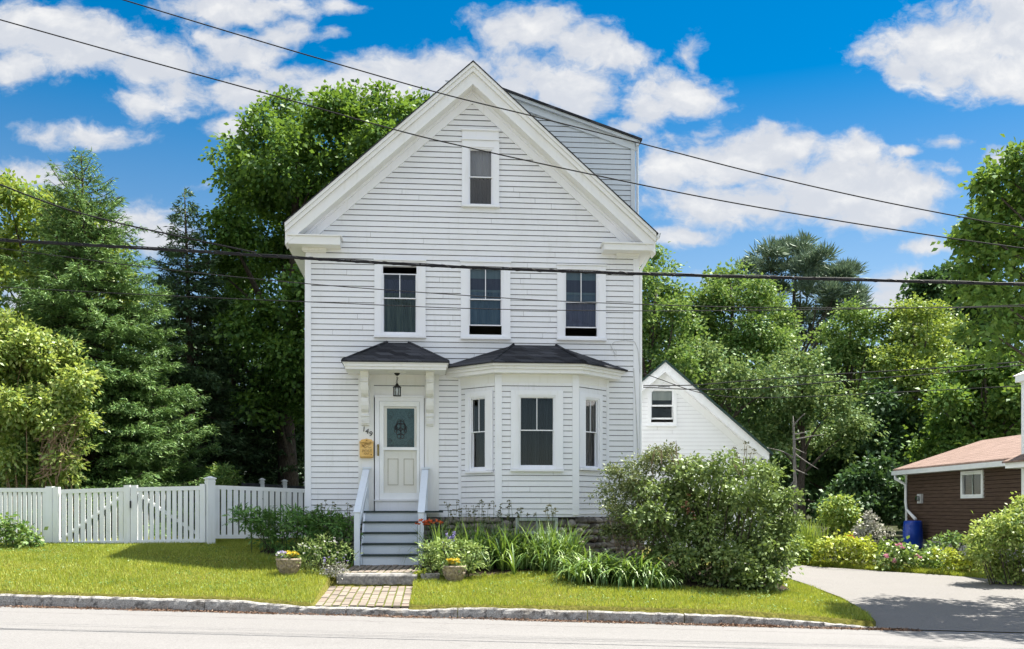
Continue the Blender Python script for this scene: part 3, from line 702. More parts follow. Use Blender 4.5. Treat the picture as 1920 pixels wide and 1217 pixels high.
# windows
def window(fr, g, cs, sill=True, header=False, muntin=True, meet=.5, openlow=0, opentop=0, curt=(), sashw=.02, label=None, capped=True):
    s0, s1, z0, z1 = rect(g, fr); c0, c1, y0, y1 = rect(cs, fr, .05)
    T = M['trim']; loc = (fr[0], fr[1], 0)
    mb = MB(); D = .052
    mb.box(c0, s0-.035, -D, 0, y0+.05, y1); mb.box(s1+.035, c1, -D, 0, y0+.05, y1)
    mb.box(s0-.035, s1+.035, -D+.002, 0, z1+.035, y1-.002)
    mb.box(s0-.035, s0, -.030, .09, z0, z1); mb.box(s1, s1+.035, -.030, .09, z0, z1); mb.box(s0-.035, s1+.035, -.032, .09, z1, z1+.035)
    mb.box(s0-.02, s1+.02, .09, .10, z1, z1+.02)
    if capped: mb.box(c0-.015, c1+.015, -D-.03, 0, y1+.001, y1+.028)
    if header:
        a = rect(header, fr, .05); mb.box(a[0]+.005, a[1]-.005, -.04, 0, y1+.03, a[3]); mb.box(a[0]-.02, a[1]+.02, -.085, 0, a[3]+.001, a[3]+.03)
    w = mb.build('window', T, house, loc, fr[2])
    if label: w['label'] = label
    mb = MB(); mb.box(c0-.01, c1+.01, -D-.045, 0, y0, y0+.042); mb.box(s0-.034, s1+.034, -.034, .09, y0+.044, z0)
    mb.build('sill', T, w)
    zt, zb_ = z1-opentop, z0+openlow; zm = z0+(z1-z0)*meet
    mb = MB(); r = sashw
    # upper sash (outer), lower sash (inner)
    for (a, c, yo, mt) in ((zm-.012, zt, .0, muntin), (zb_, (zm+.012 if not opentop else zm+.012), .034, False)):
        mb.box(s0, s0+r, yo, yo+.03, a, c); mb.box(s1-r, s1, yo, yo+.03, a, c)
        mb.box(s0+r, s1-r, yo+.001, yo+.03, a, a+r*1.05); mb.box(s0+r, s1-r, yo+.001, yo+.03, c-r, c)
        if mt: mb.box((s0+s1)/2-.008, (s0+s1)/2+.008, yo+.003, yo+.025, a+r*1.05, c-r)
    mb.build('sash', T, w)
    mb = MB()
    mb.face([(s0+r, .014, zm), (s1-r, .014, zm), (s1-r, .014, zt-r), (s0+r, .014, zt-r)])
    mb.face([(s0+r, .05, zb_+r), (s1-r, .05, zb_+r), (s1-r, .05, zm), (s0+r, .05, zm)])
    mb.build('pane', M['glass'], w)
    for i, (nm, mt, f0, f1, d, fold) in enumerate(curt):
        mb = MB(); n = 60; a0, a1 = z0+(z1-z0)*f0, z0+(z1-z0)*f1
        for j in range(n):
            u0, u1 = s0-.01+(s1-s0+.02)*j/n, s0-.01+(s1-s0+.02)*(j+1)/n
            q0, q1 = d+fold*sin(j*1.1+2*sin(j*.31)), d+fold*sin((j+1)*1.1+2*sin((j+1)*.31))
            mb.face([(u0, q0, a0), (u1, q1, a0), (u1, q1, a1), (u0, q0, a1)])
        mb.build(nm, mt, w, smooth=True)
    return w
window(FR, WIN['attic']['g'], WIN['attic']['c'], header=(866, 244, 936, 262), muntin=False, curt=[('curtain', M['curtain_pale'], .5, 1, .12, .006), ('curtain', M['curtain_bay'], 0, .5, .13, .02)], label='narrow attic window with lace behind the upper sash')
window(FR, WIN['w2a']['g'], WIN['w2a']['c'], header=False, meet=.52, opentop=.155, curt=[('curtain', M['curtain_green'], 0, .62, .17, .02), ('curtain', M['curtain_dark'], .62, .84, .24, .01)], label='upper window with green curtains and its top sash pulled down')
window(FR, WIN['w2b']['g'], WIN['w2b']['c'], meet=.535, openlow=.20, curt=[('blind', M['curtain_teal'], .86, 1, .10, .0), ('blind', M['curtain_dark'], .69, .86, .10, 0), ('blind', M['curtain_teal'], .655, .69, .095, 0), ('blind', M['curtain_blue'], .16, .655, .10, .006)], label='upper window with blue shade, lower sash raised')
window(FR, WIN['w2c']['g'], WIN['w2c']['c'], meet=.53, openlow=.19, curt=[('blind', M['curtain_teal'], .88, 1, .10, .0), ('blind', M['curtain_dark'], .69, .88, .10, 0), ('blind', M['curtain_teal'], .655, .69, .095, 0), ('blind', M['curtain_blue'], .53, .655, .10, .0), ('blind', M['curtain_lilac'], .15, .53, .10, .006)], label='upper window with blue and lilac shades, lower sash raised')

# bay window
bay_top = sz(1000, 703, WB)
def frame(p, q): return (p[0], -p[1], atan2(-(q[1]-p[1]), q[0]-p[0]))
P0, P1, P2, P3 = (bL0, 0), (bL1, WB), (bR1, WB), (bR0, 0)
FB = [frame(P0, P1), frame(P1, P2), frame(P2, P3)]
FL = [hypot(P1[0]-P0[0], P1[1]-P0[1]), hypot(P2[0]-P1[0], P2[1]-P1[1]), hypot(P3[0]-P2[0], P3[1]-P2[1])]
BW = [((883, 748, 909, 877), (872, 736, 923, 886)), ((975, 744, 1039, 874), (958, 731, 1056, 884)), ((1098.5, 748, 1121, 876), (1087, 735, 1130, 883))]
zBt = sz(1000, 964, WB)
for i in range(3):
    g, c = BW[i]
    hl = [rect(g, FB[i])]
    clapobj('bay_wall', house, FB[i], .05, FL[i]-.05, zBt, bay_top-.02, hl, seed=20+i)
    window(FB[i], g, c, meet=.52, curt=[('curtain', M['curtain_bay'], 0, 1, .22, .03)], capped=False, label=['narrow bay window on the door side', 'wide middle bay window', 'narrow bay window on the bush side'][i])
for (p, w_) in ((P1, .075), (P2, .075)):
    mb = MB(); mb.xy([(p[0]-w_, -p[1]+.04), (p[0]-w_*.9, -p[1]-.03), (p[0]+w_*.9, -p[1]-.03), (p[0]+w_, -p[1]+.04)], zBt-.02, bay_top); mb.build('bay_corner_board', M['trim'], house)
mb = MB(); mb.box(P0[0]-.03, P0[0]+.05, -.035, 0, zBt, bay_top); mb.build('bay_wall_strip', M['trim'], house); mb = MB(); mb.box(P3[0]-.05, P3[0]+.03, -.035, 0, zBt, bay_top)
mb.build('bay_wall_strip', M['trim'], house)
def plan(off, x=0):     # bay plan pushed outward
    return [(P0[0]-off*1.25-x, -.0), (P1[0]-off*.42, -(P1[1]+off)), (P2[0]+off*.42, -(P2[1]+off)), (P3[0]+off*1.25+x, -.0)]
mb = MB(); mb.xy(plan(.0)[:], zBt-.06, zBt); mb.build('bay_floor', M['trim'], house)
zf0, zf1 = sz(1000, 699, WB+.25), sz(1000, 679, WB+.3)
mb = MB(); mb.xy(plan(.02), bay_top-.16, zf0+.02); mb.xy(plan(.24), zf0, zf0+.075); mb.xy(plan(.27), zf0+.077, zf0+.135); mb.xy(plan(.31), zf0+.137, zf1)
mb.build('bay_cornice', M['trim_old'], house)
e = plan(.35, .02); tz = sz(1000, 647, .05); tl, tr = su(963, .05), su(1043, .05)
mb = MB(); zz = zf1+.004
bot = [(x_, y_, zz) for x_, y_ in e]
mb.face([bot[1], bot[2], (tr, -.02, tz), (tl, -.02, tz)]); mb.face([bot[0], bot[1], (tl, -.02, tz)]); mb.face([bot[2], bot[3], (tr, -.02, tz)])
low = [(x_, y_, zz-.028) for x_, y_ in e]
for i in range(3): mb.face([low[i], low[i+1], bot[i+1], bot[i]])
mb.face([low[3], low[2], low[1], low[0]])
mb.face([bot[0], (tl, -.02, tz), (tl, 0, tz), (e[0][0], 0, zz)]); mb.face([(tl, -.02, tz), (tr, -.02, tz), (tr, 0, tz), (tl, 0, tz)])
mb.build('bay_roof', M['shingle'], house)
# hip caps
mb = MB(); mb.tube([Vector(bot[1])+Vector((0, 0, .005)), (tl, -.02, tz+.01)], .03, 6); mb.build('hip_cap', M['shingle'], house); mb = MB(); mb.tube([Vector(bot[2])+Vector((0, 0, .005)), (tr, -.02, tz+.01)], .03, 6); mb.build('hip_cap', M['shingle'], house)

# canopy over the door
WC = .84
k0_, k1_ = su(647, WC), su(836, WC); zc0, zc1 = sz(740, 692.5, WC), sz(740, 680, WC)
mb = MB()
mb.box(k0_, k1_, -WC, 0, zc0, zc0+.055); mb.box(k0_-.025, k1_+.025, -WC-.025, 0, zc0+.056, zc1-.02); mb.box(k0_-.05, k1_+.05, -WC-.05, 0, zc1-.018, zc1)
mb.build('canopy_cornice', M['trim_old'], house)
mb = MB(); ex0, ex1 = k0_-.075, k1_+.075; zz = zc1+.003; tz2 = sz(745, 642, .05); tl2, tr2 = su(726, .05), su(766, .05)
bt = [(ex0, 0, zz), (ex0, -WC-.075, zz), (ex1, -WC-.075, zz), (ex1, 0, zz)]; lo = [(x_, y_, z_-.0285+.03) for x_, y_, z_ in bt]; bt = [(x_, y_, z_+.03) for x_, y_, z_ in bt]
mb.face([bt[1], bt[2], (tr2, -.02, tz2), (tl2, -.02, tz2)]); mb.face([bt[0], bt[1], (tl2, -.02, tz2)]); mb.face([bt[2], bt[3], (tr2, -.02, tz2)])
for i in range(3): mb.face([lo[i], lo[i+1], bt[i+1], bt[i]])
mb.face([lo[3], lo[2], lo[1], lo[0]]); mb.face([(tl2, -.02, tz2), (tr2, -.02, tz2), (tr2, 0, tz2), (tl2, 0, tz2)])
mb.build('canopy_roof', M['shingle'], house)
mb = MB(); mb.tube([Vector(bt[1])+Vector((.03, .03, .008)), (tl2, -.02, tz2+.01)], .03, 6); mb.build('hip_cap', M['shingle'], house); mb = MB(); mb.tube([Vector(bt[2])+Vector((-.03, .03, .008)), (tr2, -.02, tz2+.01)], .03, 6); mb.build('hip_cap', M['shingle'], house)
# corbels: scrolled profile in (out, z) swept across the width
def corbel(pxc, w=.15):
    c_ = su(pxc, .2); top = zc0-.001; mb = MB()
    def prof(pts, wd): mb.loft([(c_-wd/2, -o, top-z) for o, z in pts], [(c_+wd/2, -o, top-z) for o, z in pts])
    prof([(.04, 0), (.50, 0), (.50, .10), (.04, .10)], w*1.12)
    pts = [(.04, .10)]
    S_ = [(.47, .10), (.46, .17), (.44, .20), (.45, .235), (.44, .29), (.42, .36), (.375, .43), (.31, .475), (.25, .485), (.235, .49), (.26, .52), (.27, .58), (.26, .66), (.225, .74), (.17, .79), (.13, .80), (.125, .83), (.14, .85), (.14, .885), (.12, .90), (.13, .93), (.11, .96), (.115, .99), (.09, 1.02), (.09, 1.06), (.04, 1.08)]
    prof(pts+S_, w)
    prof([(.465, .17), (.485, .18), (.485, .20), (.44, .205)], w*1.06); prof([(.10, .845), (.155, .85), (.155, .88), (.10, .885)], w*1.12)
    for zz_ in (.95, 1.0): prof([(.08, zz_), (.135, zz_+.005), (.135, zz_+.025), (.08, zz_+.03)], w*1.08)
    # scroll eyes
    for s_ in (-1, 1):
        for (o_, z_, r_) in ((.36, .33, .075), (.19, .66, .055)):
            x_ = c_+s_*w/2
            mb.loft([(x_, -o_+r_*cos(t*pi/6), top-z_+r_*sin(t*pi/6)) for t in range(12)], [(x_+s_*.012, -o_+r_*.8*cos(t*pi/6), top-z_+r_*.8*sin(t*pi/6)) for t in range(12)])
    return mb.build('corbel', M['trim_old'], house)
corbel(684.5); corbel(806)
# door surround: flat pilasters, head panel
pl0, pl1 = su(672, .03), su(701, .03); pr0, pr1 = su(796, .03), su(823, .03)
mb = MB(); mb.box(pl0, pl1, -.04, .02, zB-.03, zc0-.0); mb.box(pr0, pr1, -.04, .02, zB-.03, zc0)
mb.box(pl1, pr0, -.03, .02, zDoorTop+.05, zDoorTop+.245); mb.box(pl1, pr0, -.02, .02, zDoorTop+.262, zc0)
mb.box(pl1+.05, pr0-.05, -.036, -.02, zDoorTop+.30, zDoorTop+.315)
mb.build('door_surround', M['trim_old'], house)
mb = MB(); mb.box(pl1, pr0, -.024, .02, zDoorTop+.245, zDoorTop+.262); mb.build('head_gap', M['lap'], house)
# door: frame, storm door with inner door seen through it
d0, d1 = su(703, .05), su(795, .05); dz0, dz1 = sz(740, 937, .05), sz(740, 745.5, .05)
mb = MB(); mb.box(d0, d0+.09, -.07, .02, dz0, dz1); mb.box(d1-.09, d1, -.07, .02, dz0, dz1); mb.box(d0+.09, d1-.09, -.068, .02, dz1-.075, dz1); mb.box(d0-.01, d1+.01, -.085, .02, dz1+.001, dz1+.045)
mb.box(d0-.0, d1+.0, -.085, .02, zPlat-.0, dz0-.025); mb.box(d0-.02, d1+.02, -.13, .02, dz0-.024, dz0-.001)
door_frame = mb.build('door_frame', M['trim'], house)
s0, s1 = d0+.095, d1-.095; a0, a1 = su(719.5, .06), su(781.5, .06)
zg1, zg0 = sz(740, 762, .06), sz(740, 838.5, .06); zp1, zp0 = sz(740, 844, .06), sz(740, 924.5, .06); zt_ = dz1-.08; zb_ = dz0+.004
mb = MB(); mb.box(s0, a0, -.075, -.03, zb_, zt_); mb.box(a1, s1, -.075, -.03, zb_, zt_); mb.box(a0, a1, -.074, -.03, zg1, zt_); mb.box(a0, a1, -.078, -.03, zp1, zg0); mb.box(a0, a1, -.074, -.03, zb_, zp0)
storm = mb.build('storm_door', M['white'], house)
mb = MB(); mb.face([(a0, -.05, zp0), (a1, -.05, zp0), (a1, -.05, zp1), (a0, -.05, zp1)]); mb.face([(a0, -.05, zg0), (a1, -.05, zg0), (a1, -.05, zg1), (a0, -.05, zg1)]); mb.build('pane', M['clearglass'], storm)
mb = MB(); hx = su(709, .08); hz = sz(709, 843, .08); mb.box(hx-.018, hx+.018, -.082, -.06, hz-.13, hz+.11); mb.tube([(hx, -.085, hz-.10), (hx, -.12, hz-.08), (hx, -.12, hz+.05), (hx, -.085, hz+.07)], .011, 8); mb.lathe([(.001, 0), (.02, 0), (.02, .03), (.001, .03)], 10, (hx, -.1, hz+.075)); mb.build('handle', M['brass'], storm)
mb = MB(); g0_, g1_ = su(725.5, .0), su(777, .0)
mb.box(d0+.1, g0_, -.022, .02, dz0, dz1-.1); mb.box(g1_, d1-.1, -.022, .02, dz0, dz1-.1); mb.box(g0_, g1_, -.021, .02, sz(740, 765), dz1-.1); mb.box(g0_, g1_, -.021, .02, dz0, zg0-.01)
for (xa, xb) in ((su(727), su(747)), (su(757), su(776))):
    for (za, zb2) in ((sz(740, 910), sz(740, 860)),):
        mb.box(xa, xb, -.032, -.02, za, za+.016, 1); mb.box(xa, xb, -.032, -.02, zb2-.016, zb2, 1); mb.box(xa, xa+.014, -.0315, -.02, za, zb2, 1); mb.box(xb-.014, xb, -.0315, -.02, za, zb2, 1); mb.box(xa+.035, xb-.035, -.03, -.02, za+.035, zb2-.035)
mb.box(g0_-.02, g0_, -.035, -.02, zg0-.01, sz(740, 764)); mb.box(g1_, g1_+.02, -.035, -.02, zg0-.01, sz(740, 764)); mb.box(g0_-.02, g1_+.02, -.034, -.02, sz(740, 766), sz(740, 763))
inner = mb.build('inner_door', [M['doorinner'], M['panelline']], house)
mb = MB(); zz0, zz1 = zg0-.012, sz(740, 766); mb.face([(g0_, -.01, zz0), (g1_, -.01, zz0), (g1_, -.01, zz1), (g0_, -.01, zz1)]); mb.build('leaded_pane', M['leaded'], inner)
# came ornament on the leaded glass
mb = MB(); mx_, mz_ = (g0_+g1_)/2, (zz0+zz1)/2-.02; q = random.Random(4)
def arc(cx_, cz_, r, a, b_, w=.0075, n=10): mb.tube([(cx_+r*cos(a+(b_-a)*i/n), -.013, cz_+r*1.35*sin(a+(b_-a)*i/n)) for i in range(n+1)], w, 5)
for sx_ in (-1, 1):
    for sz_ in (-1, 1):
        arc(mx_+sx_*.05, mz_+sz_*.06, .045, 0, 6.28); arc(mx_+sx_*.035, mz_+sz_*.15, .035, 0, 6.28); arc(mx_+sx_*.10, mz_+sz_*.03, .03, 0, 6.28); arc(mx_, mz_+sz_*.02, .11, 0, 3.14)
        arc(mx_+sx_*.20, mz_+sz_*.30, .05, 0, 6.28, .003); arc(mx_+sx_*.22, mz_+sz_*.24, .03, 0, 6.28, .003)
    arc(mx_+sx_*.02, mz_, .02, 0, 6.28)
mb.tube([(mx_, -.013, mz_-.22), (mx_, -.013, mz_+.24)], .004, 5); mb.tube([(g0_+.03, -.013, zz0+.06), (g1_-.03, -.013, zz0+.06)], .003, 5)
mb.build('came', M['ink'], inner)

# dormer on the right-hand slope
OD = -1.55
dt0, dt1 = onf(955, 176, OD), onf(1194, 263, OD); sl = (dt0[1]-dt1[1])/(dt1[0]-dt0[0])
def dtop(u): return dt1[1]+(dt1[0]-u)*sl
dR = su(1191, OD)
fd = (0, -OD, 0)
row = .118
mb = MB(); z = zr_(dR)-.05
while z < dtop(apex[0]+.3):
    zt = z+row
    def lft(zv): return tipR[0]-(zv-tipR[1]-.04)/mR
    def rgt(zv): return min(dR-.1, dt1[0]-(zv-(dt1[1]-.16))/sl)
    l0, l1, r0, r1 = lft(z)-.1, lft(zt)-.1, rgt(z), rgt(zt)
    if r0 > l0+.02:
        r1 = max(r1, l1); om = .005
        mb.face([(l0, -.018, z), (r0, -.018, z), (r1, -om, zt-.012), (l1, -om, zt-.012)], 0); mb.face([(l1, -om, zt-.012), (r1, -om, zt-.012), (r1, -.003, zt), (l1, -.003, zt)], 1); mb.face([(l0, 0, z), (r0, 0, z), (r0, -.018, z), (l0, -.018, z)], 1)
    z = zt
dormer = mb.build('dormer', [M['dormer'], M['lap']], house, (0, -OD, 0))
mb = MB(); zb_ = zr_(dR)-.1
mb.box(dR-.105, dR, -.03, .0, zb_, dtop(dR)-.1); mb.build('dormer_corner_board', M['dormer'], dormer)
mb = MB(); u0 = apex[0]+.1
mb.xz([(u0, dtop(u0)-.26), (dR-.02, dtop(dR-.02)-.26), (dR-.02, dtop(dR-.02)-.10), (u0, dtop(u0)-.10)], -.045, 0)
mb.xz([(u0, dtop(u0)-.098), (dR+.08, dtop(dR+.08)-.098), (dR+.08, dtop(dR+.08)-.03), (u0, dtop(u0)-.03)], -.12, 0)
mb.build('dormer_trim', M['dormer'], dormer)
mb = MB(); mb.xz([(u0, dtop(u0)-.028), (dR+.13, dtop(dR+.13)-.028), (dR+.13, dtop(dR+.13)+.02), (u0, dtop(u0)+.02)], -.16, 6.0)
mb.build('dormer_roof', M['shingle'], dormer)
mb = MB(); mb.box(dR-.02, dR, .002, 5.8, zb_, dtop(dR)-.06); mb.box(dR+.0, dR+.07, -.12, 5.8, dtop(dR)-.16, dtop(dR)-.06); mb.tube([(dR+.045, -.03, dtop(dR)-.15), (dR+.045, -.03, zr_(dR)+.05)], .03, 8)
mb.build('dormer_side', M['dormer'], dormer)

# foundation: fieldstones set in a dark core
mb = MB(); mb.box(uL+.03, uR-.03, .03, DEPTH-.05, .2, zB-.02, 0); mb.xy([(P0[0]+.05, .0), (P1[0]+.04, -P1[1]+.05), (P2[0]-.04, -P2[1]+.05), (P3[0]-.05, 0)], .2, zBt-.061, 0)
q = random.Random(5)
def stones(x0, x1, y0, y1, z0, z1):
    z = z0; ln = hypot(x1-x0, y1-y0); ang = atan2(y1-y0, x1-x0)
    while z < z1-.06:
        hh = q.uniform(.09, .16); s_ = 0
        while s_ < ln:
            w_ = q.uniform(.12, .30); t = (s_+w_/2)/ln
            mb.blob((x0+(x1-x0)*t+.02*sin(ang), y0+(y1-y0)*t, min(z+hh/2, z1-hh*.45)+q.uniform(-.015, .015)), (w_*.52, .09, hh*.54), q.random(), .13, 12, 8, 1); s_ += w_*.97
        z += hh*.97
stones(uL, su(872), .0, .0, .35, zB-.03); stones(P0[0], P1[0], 0, -P1[1]+.02, .3, zBt-.07); stones(P1[0], P2[0], -P1[1]+.03, -P2[1]+.03, .3, zBt-.07); stones(P2[0], P3[0], -P2[1]+.02, 0, .25, zBt-.07); stones(P3[0], uR, 0, 0, .2, zB-.03)
mb.build('foundation', [M['mortar'], M['stone']], house, smooth=True)
mb = MB(); a, c = su(967, WB+.08), su(1046, WB+.08); zb1, zb0 = zBt-.075, zBt-.40; y_ = -WB-.09
mb.box(a, a+.07, y_, y_+.1, zb0, zb1); mb.box(c-.07, c, y_, y_+.1, zb0, zb1); mb.box(a+.07, c-.07, y_+.002, y_+.1, zb1-.06, zb1); mb.box(a+.07, c-.07, y_+.002, y_+.1, zb0, zb0+.05); mb.box((a+c)/2-.02, (a+c)/2+.02, y_+.004, y_+.1, zb0+.05, zb1-.06)
cw = mb.build('cellar_window', M['galv'], house)
mb = MB(); mb.box(a+.07, c-.07, y_+.05, y_+.06, zb0+.05, zb1-.06); mb.build('pane', M['room'], cw)

# ---------------------------------------------------------------- front steps
steps = empty('front_steps', (*h2w((dcx0+dcx1)/2, -.8), .5), A, 'white wooden front steps with dark green treads and two handrails', 'steps')
ox, oy = (dcx0+dcx1)/2, -.8
def stp(mb, name, mat): 
    mb.v = [(x_-ox, y_-oy, z_-.5) for x_, y_, z_ in mb.v]; return mb.build(name, mat, steps)
NR = 5; w0p, run = .34, .25; zg_ = .50; rise = (zPlat-zg_)/NR
sl_, sr_ = su(681, .9), su(786, .9)
for i in range(NR):
    w_ = w0p+run*i; zt = zPlat-rise*i
    xl, xr = (su(684, w_)-.02*(i == 0)-.012*i, su(786, w_))
    if i == 0: xl, xr = su(672, .3), su(829, .3)
    mb = MB(); mb.box(xl-.02, xr+.02, -(w_+.03), -(w_-run-.0) if i else -.09, zt-.035, zt); stp(mb, 'tread', M['tread'])
    mb = MB(); mb.box((xl if i else su(681, .3))+.005, (xr if i else su(800, .3))-.005, -(w_-.005), -(w_-.03), zt-rise+.001, zt-.036); stp(mb, 'riser', M['stepwhite'])
for px_ in (680, 787):
    mb = MB(); x_ = su(px_, .9)
    P = [(-.1, zPlat-.04)]+[(-w0p, zPlat-.04)]
    P += [(-(w0p+run*4), zPlat-rise*4-.04), (-(w0p+run*4), zg_-.03), (-(w0p+run*4)+.2, zg_-.03), (-.1, zPlat-.4)]
    mb.loft([(x_-.02, a_, b_) for a_, b_ in P], [(x_+.02, a_, b_) for a_, b_ in P]); stp(mb, 'stringer', M['stepwhite'])
for (pa, pb) in ((685, 669.5), (795.5, 789.5)):
    oA, oB = .10, w0p+run*4+.02
    xa, xb = su(pa, oA)+.02, su(pb, oB)
    ztop, zlow_ = sz(690, 884, oA), sz(670, 962, oB)
    mb = MB(); mb.box(xb-.055, xb+.055, -oB-.05, -oB+.05, zg_-.03, zlow_); stp(mb, 'newel_post', M['stepwhite'])
    mb = MB(); mb.box(xa-.05, xa+.05, -oA-.05, -oA+.02, zPlat, ztop+.02); stp(mb, 'top_post', M['stepwhite'])
    mb = MB(); mb.beam((xa, -oA-.02, ztop+.03), (xb, -oB-.055, zlow_-.0), .135, .042); mb.box(xa-.075, xa+.10, -oA-.06, -oA+.04, ztop+.055, ztop+.085); stp(mb, 'handrail', M['stepwhite'])
    mb = MB(); mb.beam((xa, -oA-.02, ztop-.38), (xb, -oB+.02, zlow_-.40), .05, .10); stp(mb, 'lower_rail', M['stepwhite'])

# ---------------------------------------------------------------- small things on the front
def text_mesh(body, size, extrude=.006, shear=0.0):
    cu = bpy.data.curves.new('tmp', 'FONT'); cu.body = body; cu.size = size; cu.extrude = extrude; cu.shear = shear; cu.align_x = 'CENTER'; cu.align_y = 'CENTER'; cu.offset = -.001
    o = bpy.data.objects.new('tmp', cu); C.objects.link(o); dg = bpy.context.evaluated_depsgraph_get(); dg.update()
    me = bpy.data.meshes.new_from_object(o.evaluated_get(dg)); bpy.data.objects.remove(o); return me
nx_, nz_ = onf(688, 810, .05)
num = empty('house_number', (*h2w(nx_, -.045), nz_), A, 'black metal house number 149 slanting beside the front door', 'house number')
for i, (chh, dx_, dz_, rot) in enumerate((('1', -.062, .055, -.12), ('4', .005, .012, -.2), ('9', .078, -.045, -.24))):
    me = text_mesh(chh, .155); me.materials.append(M['ink']); o = link('digit', me, num); o.location = (dx_, -.006, dz_); o.rotation_euler = (pi/2, rot*-1, 0)
mxx, mzz = onf(687.5, 841, .05); mw = .142; mh = .20
mbx = empty('mailbox', (*h2w(mxx, -.045), mzz), A, 'mustard yellow wall mailbox with embossed lettering under the house number', 'mailbox')
mb = MB(); mb.loft([(-mw, 0, -mh*.92), (mw, 0, -mh*.92), (mw, 0, mh*.72), (-mw, 0, mh*.72)], [(-mw*.97, -.10, -mh*.88), (mw*.97, -.10, -mh*.88), (mw*.97, -.09, mh*.55), (-mw*.97, -.09, mh*.55)]); mb.box(-mw*.9, mw*.9, -.07, -.0, -mh, -mh*.925); mb.build('body', M['mailbox'], mbx)
mb = MB(); mb.loft([(-mw*1.05, 0.003, mh*.74), (mw*1.05, 0.003, mh*.74), (mw*1.05, -.105, mh*.56), (-mw*1.05, -.105, mh*.56)], [(-mw*1.05, 0.003, mh*.78), (mw*1.05, 0.003, mh*.78), (mw*1.05, -.115, mh*.60), (-mw*1.05, -.115, mh*.60)]); mb.xz([(-mw*.9, mh*.70), (mw*.9, mh*.70), (mw*.75, mh*.93), (mw*.25, mh*.99), (0, mh*1.04), (-mw*.25, mh*.99), (-mw*.75, mh*.93)], -.012, 0.0); mb.build('lid', M['mailbox'], mbx)
me = text_mesh('POST', .085, .003); me.materials.append(M['embosswood']); o = link('lettering', me, mbx); o.location = (.015, -.103, -mh*.30); o.rotation_euler = (pi/2, 0, 0)
mb = MB()
for k_ in range(3):
    mb.tube([(-.10+.2*i/10, -.1, mh*(.12 if k_ == 0 else .22+.12*(k_-1))+.02*sin(i*1.3+k_)+.05*(i/10)*(k_ > 0)) for i in range(11)], .0045, 5)
mb.tube([(-.05+.1*i/8, -.104, -mh*.58+.015*sin(i*2)) for i in range(9)], .004, 5); mb.box(-.012, .012, -.03, -.012, mh*.80, mh*.90); mb.box(.085, .11, -.108, -.098, -mh*.72, -mh*.62)
mb.build('scrollwork', M['embosswood'], mbx)
lx, lz = onf(744.5, 743, .42)
lan = empty('porch_lantern', (*h2w(lx, -.42), zc0), A, 'dark bronze glass lantern hanging on a chain under the door canopy', 'lantern')
zb_ = lz-zc0
mb = MB(); mb.lathe([(.01, -.022), (.16, -.014), (.19, -.002), (.19, -.0)], 28); mb.build('ceiling_medallion', M['trim_old'], lan, smooth=True)
mb = MB(); mb.lathe([(.01, -.075), (.04, -.06), (.06, -.03), (.06, -.022)], 16); mb.build('ceiling_cap', M['bronze'], lan, smooth=True)
mb = MB(); n = 7; zt_ = zb_+.25
for i in range(n):
    zc_ = -.085-(-.085-zt_)*(i+.5)/n; hh = (-.07-zt_)/n*.62
    mb.tube([((.016*cos(t*pi/5) if i % 2 else 0)+.006*sin(i), (0 if i % 2 else .016*cos(t*pi/5)), zc_+hh*sin(t*pi/5)) for t in range(11)], .005, 5, caps=False)
mb.build('chain', M['bronze'], lan)
mb = MB(); zt2 = zb_+.19
mb.lathe([(.012, zt2+.075), (.028, zt2+.06), (.03, zt2+.045), (.07, zt2+.012), (.088, zt2), (.088, zt2-.012), (.01, zt2-.012)], 8)
for j in range(8):
    t = pi/8+j*pi/4; mb.box(.078*cos(t)-.006, .078*cos(t)+.006, .078*sin(t)-.006, .078*sin(t)+.006, zb_+.012, zt2-.01)
mb.lathe([(.01, zb_), (.084, zb_), (.084, zb_+.014), (.01, zb_+.014)], 8); mb.build('cage', M['bronze'], lan)
mb = MB(); mb.lathe([(.074, zb_+.016), (.074, zt2-.014)], 8); mb.f = mb.f[:-2]; mb.mi = mb.mi[:-2]; mb.build('glass_panes', M['glass'], lan)
mb = MB(); mb.lathe([(.004, zb_+.02), (.016, zb_+.02), (.016, zb_+.09), (.024, zb_+.12), (.02, zb_+.15), (.004, zb_+.165)], 12); mb.build('bulb', M['white'], lan, smooth=True)

# ---------------------------------------------------------------- rear wing (white gable to the right)
YE = 29.0; SE = F/YE
we = at(1245, 680, YE); ee = at(1441, 851, YE)
wing = empty('white_wing', (we.x, YE, .6), 0, 'bright white clapboard wing with green roof edge behind the right side of the house', 'building')
rel = lambda px, py: (gx(px, YE)-we.x, ZC+(HZ-py)/SE-.6)
pk = rel(1245, 679); er = rel(1441, 850); m_ = (pk[1]-er[1])/(er[0]-pk[0]); m2 = (pk[1]-rel(1205, 713)[1])/(pk[0]-rel(1205, 713)[0])
cw_ = cos(math.atan(m_))
wr = rel(1425, 0)[0]; wl = -3.3
def we_r(p): return lambda z: min(wr-.1, (pk[1]-z-p/cw_)/m_)
def we_l(p): return lambda z: max(wl, -(pk[1]-z-p/cw_)/m2)
g_ = (1220.5, 731.5, 1262, 792); s0, z1 = rel(g_[0], g_[1]); s1, z0 = rel(g_[2], g_[3])
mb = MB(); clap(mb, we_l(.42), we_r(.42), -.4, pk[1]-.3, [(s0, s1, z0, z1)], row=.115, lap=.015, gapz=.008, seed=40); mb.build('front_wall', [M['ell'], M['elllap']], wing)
mb = MB(); mb.box(wr-.02, wr, .0, 7, -.5, er[1]-.1); mb.box(wl, wr-.02, 6.98, 7, -.5, er[1]-.1); mb.xz([(wl+.05, -.4), (wr-.05, -.4), (wr-.05, er[1]-.1), (0, pk[1]-.3), (wl+.05, er[1])], 1.5, 1.55, 1); mb.build('side_wall', [M['ell'], M['room']], wing)
